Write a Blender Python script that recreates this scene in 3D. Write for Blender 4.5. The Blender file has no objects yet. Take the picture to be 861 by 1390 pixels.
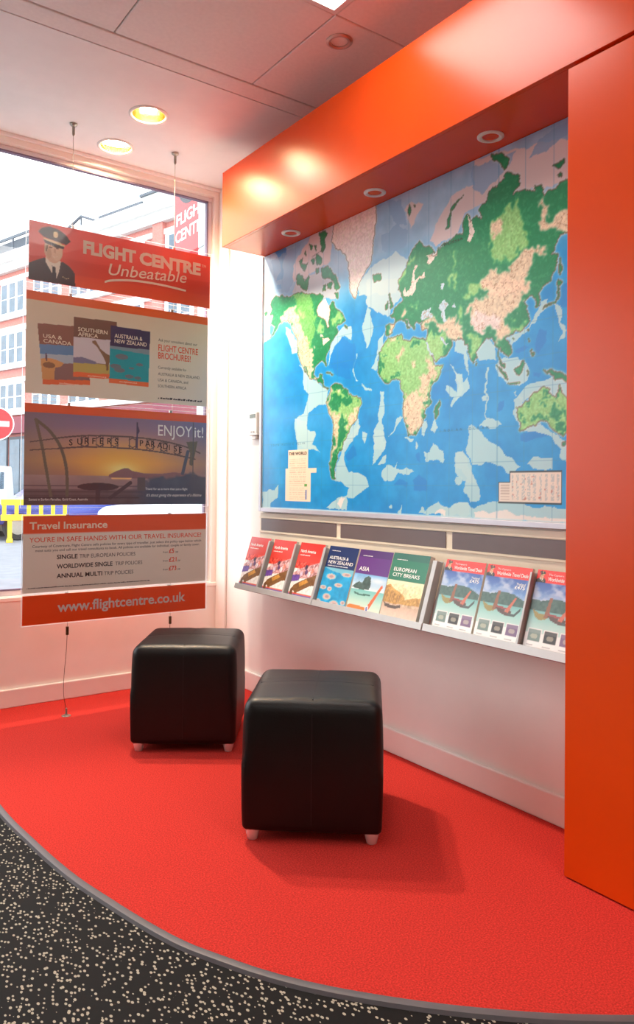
import bpy, bmesh, math
import numpy as np
from mathutils import Vector, Matrix

# ------------------------------------------------------------------ camera
scene = bpy.context.scene
COL = scene.collection
FPX, YAW, PITCH, ROLL = 1020.47, math.radians(35.7464), math.radians(0.6303), math.radians(-0.5097)
EYE = Vector((0.0, 0.0, 1.10))
cam_data = bpy.data.cameras.new('camera')
cam = bpy.data.objects.new('camera', cam_data)
COL.objects.link(cam)
_f = Vector((math.sin(YAW) * math.cos(PITCH), math.cos(YAW) * math.cos(PITCH), math.sin(PITCH)))
_r = _f.cross(Vector((0, 0, 1))).normalized()
_d = _f.cross(_r)
_r2 = math.cos(ROLL) * _r + math.sin(ROLL) * _d
_d2 = -math.sin(ROLL) * _r + math.cos(ROLL) * _d
_m = Matrix((_r2, -_d2, -_f)).transposed().to_4x4()
_m.translation = EYE
cam.matrix_world = _m
cam_data.sensor_fit = 'VERTICAL'
cam_data.sensor_height = 36.0
cam_data.lens = FPX / 1390.0 * 36.0
cam_data.shift_y = -45.0 / 1390.0
cam_data.clip_start = 0.05
cam_data.clip_end = 400
scene.camera = cam

# ------------------------------------------------------------------ world, exposure
world = bpy.data.worlds.new('overcast_sky')
scene.world = world
world.use_nodes = True
bg = world.node_tree.nodes['Background']
bg.inputs['Color'].default_value = (0.93, 0.96, 1.0, 1)
bg.inputs['Strength'].default_value = 3.0
scene.view_settings.view_transform = 'Standard'
scene.view_settings.look = 'None'
scene.view_settings.gamma = 1.0
scene.view_settings.use_curve_mapping = False
scene.view_settings.exposure = 0.56
scene.cycles.max_bounces = 10
scene.cycles.diffuse_bounces = 6
scene.cycles.glossy_bounces = 4
scene.cycles.transparent_max_bounces = 24
scene.cycles.sample_clamp_indirect = 8.0
scene.cycles.caustics_reflective = False
scene.cycles.caustics_refractive = False
PANEL_POWER = 9.0       # fluorescent ceiling panels
DOWN_POWER = 300.0      # halogen bulbs in the downlights
DOWN_SPOT = 95.0        # watts thrown by each halogen downlight

# ------------------------------------------------------------------ helpers
def lin(c):
    return tuple(((v / 255.0) / 12.92 if v / 255.0 <= 0.04045 else ((v / 255.0 + 0.055) / 1.055) ** 2.4) for v in c)

def nodes_of(name):
    m = bpy.data.materials.new(name)
    m.use_nodes = True
    nt = m.node_tree
    return m, nt, nt.nodes['Principled BSDF']

def mat(name, rgb, rough=0.5, metal=0.0, noise=0.0, nscale=40.0, bump=0.0, bscale=200.0, spec=0.5, emit=None, estr=0.0, detail=4.0):
    m, nt, b = nodes_of(name)
    c = lin(rgb)
    b.inputs['Base Color'].default_value = (*c, 1)
    b.inputs['Roughness'].default_value = rough
    b.inputs['Metallic'].default_value = metal
    b.inputs['Specular IOR Level'].default_value = spec
    tc = nt.nodes.new('ShaderNodeTexCoord')
    if noise > 0:
        n = nt.nodes.new('ShaderNodeTexNoise')
        n.inputs['Scale'].default_value = nscale
        n.inputs['Detail'].default_value = detail
        r = nt.nodes.new('ShaderNodeValToRGB')
        r.color_ramp.elements[0].position = 0.3
        r.color_ramp.elements[1].position = 0.7
        r.color_ramp.elements[0].color = (*[v * (1 - noise) for v in c], 1)
        r.color_ramp.elements[1].color = (*[min(1, v * (1 + noise)) for v in c], 1)
        nt.links.new(tc.outputs['Object'], n.inputs['Vector'])
        nt.links.new(n.outputs['Fac'], r.inputs['Fac'])
        nt.links.new(r.outputs['Color'], b.inputs['Base Color'])
    if bump > 0:
        n2 = nt.nodes.new('ShaderNodeTexNoise')
        n2.inputs['Scale'].default_value = bscale
        n2.inputs['Detail'].default_value = 3
        bp = nt.nodes.new('ShaderNodeBump')
        bp.inputs['Strength'].default_value = bump
        bp.inputs['Distance'].default_value = 0.002
        nt.links.new(tc.outputs['Object'], n2.inputs['Vector'])
        nt.links.new(n2.outputs['Fac'], bp.inputs['Height'])
        nt.links.new(bp.outputs['Normal'], b.inputs['Normal'])
    if emit is not None:
        b.inputs['Emission Color'].default_value = (*lin(emit), 1)
        b.inputs['Emission Strength'].default_value = estr
    return m

def print_mat(name, rough=0.35, trans=0.0):
    """ink on paper: colour comes from the mesh's printed colour layer"""
    m, nt, b = nodes_of(name)
    a = nt.nodes.new('ShaderNodeAttribute')
    a.attribute_name = 'ink'
    nt.links.new(a.outputs['Color'], b.inputs['Base Color'])
    b.inputs['Roughness'].default_value = rough
    if trans > 0:
        t = nt.nodes.new('ShaderNodeBsdfTranslucent')
        nt.links.new(a.outputs['Color'], t.inputs['Color'])
        mx = nt.nodes.new('ShaderNodeMixShader')
        mx.inputs[0].default_value = trans
        nt.links.new(b.outputs[0], mx.inputs[1])
        nt.links.new(t.outputs[0], mx.inputs[2])
        nt.links.new(mx.outputs[0], nt.nodes['Material Output'].inputs['Surface'])
    return m

def ink(name, rgb, trans=0.04):
    """flat lettering ink on backlit paper"""
    m = mat(name, rgb, 0.4, noise=0.01)
    nt = m.node_tree
    t = nt.nodes.new('ShaderNodeBsdfTranslucent'); t.inputs['Color'].default_value = (*lin(rgb), 1)
    mx = nt.nodes.new('ShaderNodeMixShader'); mx.inputs[0].default_value = trans
    nt.links.new(nt.nodes['Principled BSDF'].outputs[0], mx.inputs[1]); nt.links.new(t.outputs[0], mx.inputs[2])
    nt.links.new(mx.outputs[0], nt.nodes['Material Output'].inputs['Surface'])
    return m

def glass_mat(name, tint=(1, 1, 1), ior=1.45, rough=0.0):
    m = bpy.data.materials.new(name)
    m.use_nodes = True
    nt = m.node_tree
    nt.nodes.clear()
    out = nt.nodes.new('ShaderNodeOutputMaterial')
    tr = nt.nodes.new('ShaderNodeBsdfTransparent')
    tr.inputs['Color'].default_value = (*tint, 1)
    gl = nt.nodes.new('ShaderNodeBsdfGlossy')
    gl.inputs['Roughness'].default_value = rough
    fr = nt.nodes.new('ShaderNodeFresnel')
    fr.inputs['IOR'].default_value = ior
    mx = nt.nodes.new('ShaderNodeMixShader')
    nt.links.new(fr.outputs[0], mx.inputs[0])
    nt.links.new(tr.outputs[0], mx.inputs[1])
    nt.links.new(gl.outputs[0], mx.inputs[2])
    nt.links.new(mx.outputs[0], out.inputs['Surface'])
    return m

class MB:
    """collects simple shapes into one mesh"""
    def __init__(self):
        self.v = []; self.f = []
    def add(self, vs, fs):
        o = len(self.v)
        self.v += [tuple(p) for p in vs]
        self.f += [tuple(i + o for i in q) for q in fs]
        return self
    def box(self, x0, x1, y0, y1, z0, z1):
        return self.add([(x0, y0, z0), (x1, y0, z0), (x1, y1, z0), (x0, y1, z0), (x0, y0, z1), (x1, y0, z1), (x1, y1, z1), (x0, y1, z1)],
                        [(0, 3, 2, 1), (4, 5, 6, 7), (0, 1, 5, 4), (1, 2, 6, 5), (2, 3, 7, 6), (3, 0, 4, 7)])
    def prism(self, poly, z0, z1):
        n = len(poly)
        return self.add([(x, y, z0) for x, y in poly] + [(x, y, z1) for x, y in poly],
                        [tuple(range(n - 1, -1, -1)), tuple(range(n, 2 * n))] + [(i, (i + 1) % n, n + (i + 1) % n, n + i) for i in range(n)])
    def lathe(self, prof, seg=32, cx=0, cy=0, cz=0):
        o = len(self.v); n = len(prof)
        for r, z in prof:
            for k in range(seg):
                a = 2 * math.pi * k / seg
                self.v.append((cx + r * math.cos(a), cy + r * math.sin(a), cz + z))
        for i in range(n - 1):
            for k in range(seg):
                k2 = (k + 1) % seg
                self.f.append((o + i * seg + k, o + i * seg + k2, o + (i + 1) * seg + k2, o + (i + 1) * seg + k))
        self.f.append(tuple(o + k for k in range(seg - 1, -1, -1)))
        self.f.append(tuple(o + (n - 1) * seg + k for k in range(seg)))
        return self
    def tube(self, pts, r, seg=8, cap=True):
        pts = [Vector(p) for p in pts]
        o = len(self.v)
        for i, p in enumerate(pts):
            t = (pts[min(i + 1, len(pts) - 1)] - pts[max(i - 1, 0)]).normalized()
            a = Vector((0, 0, 1)) if abs(t.z) < 0.9 else Vector((1, 0, 0))
            u = t.cross(a).normalized(); w = t.cross(u)
            for k in range(seg):
                th = 2 * math.pi * k / seg
                self.v.append(tuple(p + r * (math.cos(th) * u + math.sin(th) * w)))
        for i in range(len(pts) - 1):
            for k in range(seg):
                k2 = (k + 1) % seg
                self.f.append((o + i * seg + k, o + i * seg + k2, o + (i + 1) * seg + k2, o + (i + 1) * seg + k))
        if cap:
            self.f.append(tuple(o + k for k in range(seg - 1, -1, -1)))
            self.f.append(tuple(o + (len(pts) - 1) * seg + k for k in range(seg)))
        return self
    def build(self, name, m, parent=None, bevel=0.0, seg=2, smooth=False):
        me = bpy.data.meshes.new(name)
        me.from_pydata(self.v, [], self.f)
        bm = bmesh.new(); bm.from_mesh(me)
        bmesh.ops.recalc_face_normals(bm, faces=bm.faces)
        if bevel > 0:
            bmesh.ops.bevel(bm, geom=[e for e in bm.edges if e.calc_face_angle(0) > 0.5], offset=bevel, segments=seg, affect='EDGES', profile=0.5)
        bm.to_mesh(me); bm.free()
        o = bpy.data.objects.new(name, me)
        COL.objects.link(o)
        if m is not None:
            me.materials.append(m)
        if smooth:
            me.polygons.foreach_set('use_smooth', [True] * len(me.polygons))
            me.set_sharp_from_angle(angle=math.radians(40))
        if parent is not None:
            o.parent = parent
        return o

def tag(o, label, cat, group=None):
    o['label'] = label; o['category'] = cat
    if group: o['group'] = group
    return o

def struct(o):
    o['kind'] = 'structure'
    return o

def thing(name, label, cat, mtx=None, group=None):
    o = bpy.data.objects.new(name, None)
    COL.objects.link(o)
    o.empty_display_size = 0.1
    if mtx is not None:
        o.matrix_world = mtx
    return tag(o, label, cat, group)

def frame(origin, xdir, ydir):
    """local X right, Y up the sheet, Z out of the printed face"""
    x = Vector(xdir).normalized(); y = Vector(ydir).normalized(); z = x.cross(y)
    m = Matrix((x, y, z)).transposed().to_4x4()
    m.translation = Vector(origin)
    return m

def cut(obj, cutters):
    """sink round recesses into a board"""
    b = MB()
    for (x, y, z0, z1, r) in cutters:
        b.lathe([(r, z0), (r, z1)], 32, x, y, 0)
    c = b.build('cutter', None)
    md = obj.modifiers.new('recess', 'BOOLEAN')
    md.object = c; md.operation = 'DIFFERENCE'; md.solver = 'EXACT'
    dg = bpy.context.evaluated_depsgraph_get(); dg.update()
    me = bpy.data.meshes.new_from_object(obj.evaluated_get(dg))
    obj.modifiers.clear()
    old = obj.data; obj.data = me; me.name = old.name
    bpy.data.meshes.remove(old)
    cm = c.data
    bpy.data.objects.remove(c); bpy.data.meshes.remove(cm)

# ---- lettering: outlines of the built-in typeface as flat meshes
_tcache = {}
def glyphs(s, bold=0.0):
    k = (s, bold)
    if k not in _tcache:
        cu = bpy.data.curves.new('lettering_outline', 'FONT')
        cu.body = s; cu.size = 1.0; cu.offset = bold; cu.resolution_u = 3; cu.fill_mode = 'FRONT'
        ob = bpy.data.objects.new('lettering_outline', cu)
        COL.objects.link(ob)
        dg = bpy.context.evaluated_depsgraph_get(); dg.update()
        me = bpy.data.meshes.new_from_object(ob.evaluated_get(dg))
        vs = np.array([v.co[:2] for v in me.vertices]).reshape(-1, 2)
        fs = [tuple(p.vertices) for p in me.polygons]
        bpy.data.meshes.remove(me); bpy.data.objects.remove(ob); bpy.data.curves.remove(cu)
        _tcache[k] = (vs, fs)
    return _tcache[k]
_CAP = [None]
def cap_height():
    if _CAP[0] is None:
        v, _ = glyphs('H'); _CAP[0] = float(v[:, 1].max() - v[:, 1].min())
    return _CAP[0]

def text(mb, s, x, y, cap, width=None, bold=0.0, shear=0.0, rot=0.0, z=0.0):
    """write s with its baseline start at x, y (local metres); width fits it"""
    if s == '~':                             # a line of print too small to read: a row of short strokes
        a = 0.0; k = 0
        while a < width:
            l = min(cap * (.45 + .8 * ((k * 37) % 11) / 11), width - a); hh = cap * (.45 + .35 * ((k * 53) % 7) / 7)
            mb.add([(x + a, y, z), (x + a + l, y, z), (x + a + l + shear * hh, y + hh, z), (x + a + shear * hh, y + hh, z)], [(0, 1, 2, 3)])
            a += l + cap * (.18 if k % 5 else .5); k += 1
        return
    vs, fs = glyphs(s, bold)
    if len(vs) == 0: return
    sy = cap / cap_height()
    x0 = vs[:, 0].min(); w = vs[:, 0].max() - x0
    sx = sy if width is None else width / w
    px = (vs[:, 0] - x0) * sx; py = vs[:, 1] * sy
    px = px + shear * py
    c, q = math.cos(rot), math.sin(rot)
    mb.add([(x + a * c - b * q, y + a * q + b * c, z) for a, b in zip(px, py)], fs)

# ---- printed pictures: colour fields worked out on a grid of ink dots
def vnoise(x, y, seed=0):
    xi = np.floor(x).astype(np.int64); yi = np.floor(y).astype(np.int64)
    fx = x - xi; fy = y - yi
    fx = fx * fx * (3 - 2 * fx); fy = fy * fy * (3 - 2 * fy)
    def h(a, b):
        n = (a * 374761393 + b * 668265263 + seed * 974634777) & 0x7fffffff
        n = ((n ^ (n >> 13)) * 1274126177) & 0x7fffffff
        return ((n ^ (n >> 16)) & 0xffff) / 65535.0
    return (h(xi, yi) * (1 - fx) + h(xi + 1, yi) * fx) * (1 - fy) + (h(xi, yi + 1) * (1 - fx) + h(xi + 1, yi + 1) * fx) * fy
def fbm(x, y, oct=4, seed=0):
    s = 0; a = 0.5; t = 0
    for i in range(oct):
        s = s + a * vnoise(x * 2 ** i, y * 2 ** i, seed + i); t += a; a *= 0.55
    return s / t

class Canvas:
    """x 0..1 to the right, y 0..1 downwards"""
    def __init__(self, nx, ny, rgb=(255, 255, 255)):
        self.nx, self.ny = nx, ny
        self.x, self.y = np.meshgrid(np.linspace(0, 1, nx), np.linspace(0, 1, ny))
        self.c = np.ones((ny, nx, 3)) * np.array(rgb, float)
    def blend(self, m, rgb, a=1.0):
        w = (m.astype(float) * a)[..., None]
        self.c = self.c * (1 - w) + np.asarray(rgb, float) * w
    def inside(self, pts, X=None, Y=None):
        X = self.x if X is None else X; Y = self.y if Y is None else Y
        pts = np.asarray(pts, float)
        m = np.zeros(X.shape, bool)
        bb = (X >= pts[:, 0].min()) & (X <= pts[:, 0].max()) & (Y >= pts[:, 1].min()) & (Y <= pts[:, 1].max())
        if not bb.any(): return m
        xs = X[bb]; ys = Y[bb]; r = np.zeros(xs.shape, bool)
        n = len(pts)
        for i in range(n):
            x0, y0 = pts[i]; x1, y1 = pts[(i + 1) % n]
            if y0 == y1: continue
            c = ((y0 > ys) != (y1 > ys)) & (xs < (x1 - x0) * (ys - y0) / (y1 - y0) + x0)
            r ^= c
        m[bb] = r
        return m
    def poly(self, pts, rgb, a=1.0):
        self.blend(self.inside(pts), rgb, a)
    def rect(self, x0, x1, y0, y1, rgb, a=1.0):
        self.blend((self.x >= x0) & (self.x <= x1) & (self.y >= y0) & (self.y <= y1), rgb, a)
    def ell(self, cx, cy, rx, ry, rgb, a=1.0, soft=False):
        d = ((self.x - cx) / rx) ** 2 + ((self.y - cy) / ry) ** 2
        self.blend(np.exp(-d) if soft else (d < 1), rgb, a)
    def grad(self, y0, y1, stops, x0=0.0, x1=1.0):
        m = (self.y >= y0) & (self.y <= y1) & (self.x >= x0) & (self.x <= x1)
        t = np.clip((self.y - y0) / (y1 - y0), 0, 1)
        ps = [s[0] for s in stops]
        col = np.stack([np.interp(t, ps, [s[1][k] for s in stops]) for k in range(3)], -1)
        self.c = np.where(m[..., None], col, self.c)
    def line(self, pts, w, rgb, a=1.0, asp=1.0):
        """stroke, width w in x units, asp = height / width of the sheet"""
        d = np.full(self.x.shape, 9.0)
        for (x0, y0), (x1, y1) in zip(pts[:-1], pts[1:]):
            dx, dy = x1 - x0, (y1 - y0) * asp
            L = dx * dx + dy * dy + 1e-12
            t = np.clip(((self.x - x0) * dx + (self.y - y0) * asp * dy) / L, 0, 1)
            d = np.minimum(d, np.hypot(self.x - x0 - t * dx, (self.y - y0) * asp - t * dy))
        self.blend(d < w / 2, rgb, a)
    def noise(self, x0, x1, y0, y1, amp, sc, seed=0, asp=1.0):
        m = (self.x >= x0) & (self.x <= x1) & (self.y >= y0) & (self.y <= y1)
        n = (fbm(self.x * sc, self.y * sc * asp, 4, seed) - 0.5) * 2 * amp
        self.c = np.clip(self.c + np.where(m, n, 0)[..., None], 0, 255)

def sheet(cv, name, w, h, m, parent, x=0.0, y=0.0, z=0.0):
    """lay a canvas out as a printed sheet in the parent's local X / Y plane"""
    nx, ny = cv.nx, cv.ny
    co = np.stack([x + cv.x * w, y + (1 - cv.y) * h, np.full(cv.x.shape, z)], -1).reshape(-1, 3)
    i = np.arange(nx * ny).reshape(ny, nx)
    q = np.stack([i[1:, :-1], i[1:, 1:], i[:-1, 1:], i[:-1, :-1]], -1).reshape(-1, 4)
    me = bpy.data.meshes.new(name)
    me.vertices.add(len(co)); me.vertices.foreach_set('co', co.ravel())
    me.loops.add(q.size); me.loops.foreach_set('vertex_index', q.ravel().astype(np.int32))
    me.polygons.add(len(q)); me.polygons.foreach_set('loop_start', np.arange(0, q.size, 4, dtype=np.int32))
    me.update(calc_edges=True)
    s = np.clip(cv.c.reshape(-1, 3) / 255.0, 0, 1)
    l = np.where(s <= 0.04045, s / 12.92, ((s + 0.055) / 1.055) ** 2.4)
    at = me.color_attributes.new('ink', 'FLOAT_COLOR', 'POINT')
    at.data.foreach_set('color', np.concatenate([l, np.ones((len(l), 1))], 1).astype(np.float32).ravel())
    me.materials.append(m)
    o = bpy.data.objects.new(name, me)
    COL.objects.link(o)
    if parent is not None: o.parent = parent
    return o

def lay(mb, name, m, parent):
    me = bpy.data.meshes.new(name)
    me.from_pydata(mb.v, [], mb.f)
    me.materials.append(m)
    o = bpy.data.objects.new(name, me)
    COL.objects.link(o); o.parent = parent
    return o

# ------------------------------------------------------------------ materials
M = {}
M['wall'] = mat('white_wall_paint', (244, 238, 230), 0.55, noise=0.02, nscale=6, bump=0.05, bscale=300)
M['skirting'] = mat('white_gloss_paint', (240, 232, 224), 0.3, noise=0.015, nscale=8)
M['ceiling'] = mat('matt_ceiling_paint', (244, 238, 234), 0.8, noise=0.02, nscale=10)
M['tile'] = mat('ceiling_tile_board', (238, 228, 222), 0.8, noise=0.03, nscale=60, bump=0.1, bscale=400)
M['orange'] = mat('orange_red_laminate', (224, 73, 9), 0.27, noise=0.03, nscale=5, spec=0.38)
M['carpet'] = mat('red_carpet_pile', (196, 54, 46), 0.95, noise=0.36, nscale=230, bump=0.9, bscale=420, spec=0.1, detail=6)
M['strip'] = mat('grey_edge_strip', (92, 88, 92), 0.45, noise=0.05, nscale=30)
M['leather'] = mat('black_leather', (8, 6, 6), 0.4, noise=0.2, nscale=30, bump=0.25, bscale=260, spec=0.36)
M['seam'] = mat('black_seam_thread', (12, 10, 10), 0.5, noise=0.1)
M['chrome'] = mat('polished_chrome', (240, 238, 236), 0.22, metal=0.55, noise=0.02)
M['alu'] = mat('satin_aluminium', (196, 192, 198), 0.4, metal=0.55, noise=0.03, nscale=20)
M['rack'] = mat('grey_powder_coated_metal', (186, 184, 182), 0.42, metal=0.3, noise=0.03, nscale=20)
M['slat'] = mat('cream_slatwall_board', (238, 226, 204), 0.5, noise=0.02, nscale=12)
M['slot'] = mat('grey_brown_slot_laminate', (112, 98, 98), 0.3, noise=0.05, nscale=8)
M['plastic'] = mat('white_plastic', (238, 236, 230), 0.4, noise=0.02)
M['lcd'] = mat('grey_lcd_display', (96, 104, 88), 0.25, noise=0.05)
M['frame'] = mat('window_frame_paint', (225, 222, 226), 0.4, metal=0.1, noise=0.02)
M['gasket'] = mat('violet_grey_gasket', (120, 108, 132), 0.6, noise=0.05)
M['glass'] = glass_mat('window_glass', (0.97, 0.985, 0.98), 1.45)
M['acrylic'] = glass_mat('clear_acrylic', (0.985, 0.988, 0.99), 1.22)
M['acrylic_edge'] = mat('light_catching_acrylic_edge', (240, 240, 244), 0.3, noise=0.01)  # light caught by the clear panel edges, put into a white colour
M['poster'] = print_mat('backlit_poster_print', 0.3, 0.04)
M['print'] = print_mat('glossy_printed_paper', 0.3)
M['mapprint'] = print_mat('laminated_map_print', 0.32)
M['paper'] = mat('white_paper_edges', (226, 220, 208), 0.7, noise=0.06, nscale=300)
M['red_ink'] = ink('red_ink', (232, 44, 16))
M['white_ink'] = ink('white_ink', (252, 250, 244))
M['cream_ink'] = ink('cream_ink', (252, 240, 214))
M['grey_ink'] = ink('pale_grey_ink', (240, 226, 220))
M['dark_ink'] = mat('dark_brown_ink', (58, 44, 38), 0.45, noise=0.02)
M['orange_ink'] = mat('orange_ink', (232, 74, 30), 0.4, noise=0.02)
M['blue_ink'] = mat('blue_map_ink', (40, 100, 140), 0.4, noise=0.02)
M['steel'] = mat('brushed_steel', (168, 160, 148), 0.3, metal=0.9, noise=0.05)
M['bronze'] = mat('dark_bronze_metal', (90, 68, 40), 0.35, metal=0.7, noise=0.05)
M['gold'] = mat('gold_reflector', (230, 190, 120), 0.18, metal=1.0, noise=0.02)
M['ring'] = mat('white_downlight_ring', (232, 226, 220), 0.35, noise=0.01)
M['chromering'] = mat('brushed_nickel_ring', (200, 190, 184), 0.3, metal=0.8, noise=0.02)
M['bulb_off'] = mat('unlit_halogen_lens', (176, 168, 160), 0.15, metal=0.5, noise=0.05)
M['panel_light'] = mat('fluorescent_diffuser', (255, 255, 255), 0.5, noise=0.01, emit=(255, 250, 244), estr=PANEL_POWER)
M['bulb'] = mat('lit_halogen_lens', (255, 250, 235), 0.5, noise=0.01, emit=(255, 214, 160), estr=DOWN_POWER)

# flecked rubber floor
m, nt, b = nodes_of('black_flecked_rubber')
tc = nt.nodes.new('ShaderNodeTexCoord')
mp = nt.nodes.new('ShaderNodeMapping'); mp.inputs['Scale'].default_value = (1.0, 0.62, 1.0); mp.inputs['Rotation'].default_value = (0, 0, 0.5)
vo = nt.nodes.new('ShaderNodeTexVoronoi'); vo.inputs['Scale'].default_value = 118
nz = nt.nodes.new('ShaderNodeTexNoise'); nz.inputs['Scale'].default_value = 300
sep = nt.nodes.new('ShaderNodeSeparateColor')
lt = nt.nodes.new('ShaderNodeMath'); lt.operation = 'LESS_THAN'; lt.inputs[1].default_value = 0.36
gt = nt.nodes.new('ShaderNodeMath'); gt.operation = 'GREATER_THAN'; gt.inputs[1].default_value = 0.44
mu = nt.nodes.new('ShaderNodeMath'); mu.operation = 'MULTIPLY'
mx = nt.nodes.new('ShaderNodeMix'); mx.data_type = 'RGBA'
mx.inputs[6].default_value = (*lin((18, 15, 15)), 1); mx.inputs[7].default_value = (*lin((172, 164, 146)), 1)
nt.links.new(tc.outputs['Object'], mp.inputs['Vector']); nt.links.new(mp.outputs[0], vo.inputs['Vector'])
nt.links.new(vo.outputs['Distance'], lt.inputs[0]); nt.links.new(vo.outputs['Color'], sep.inputs[0]); nt.links.new(sep.outputs[0], gt.inputs[0])
nt.links.new(lt.outputs[0], mu.inputs[0]); nt.links.new(gt.outputs[0], mu.inputs[1]); nt.links.new(mu.outputs[0], mx.inputs[0])
nt.links.new(mx.outputs[2], b.inputs['Base Color']); b.inputs['Roughness'].default_value = 0.8; b.inputs['Specular IOR Level'].default_value = 0.2
M['rubber'] = m

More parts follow.
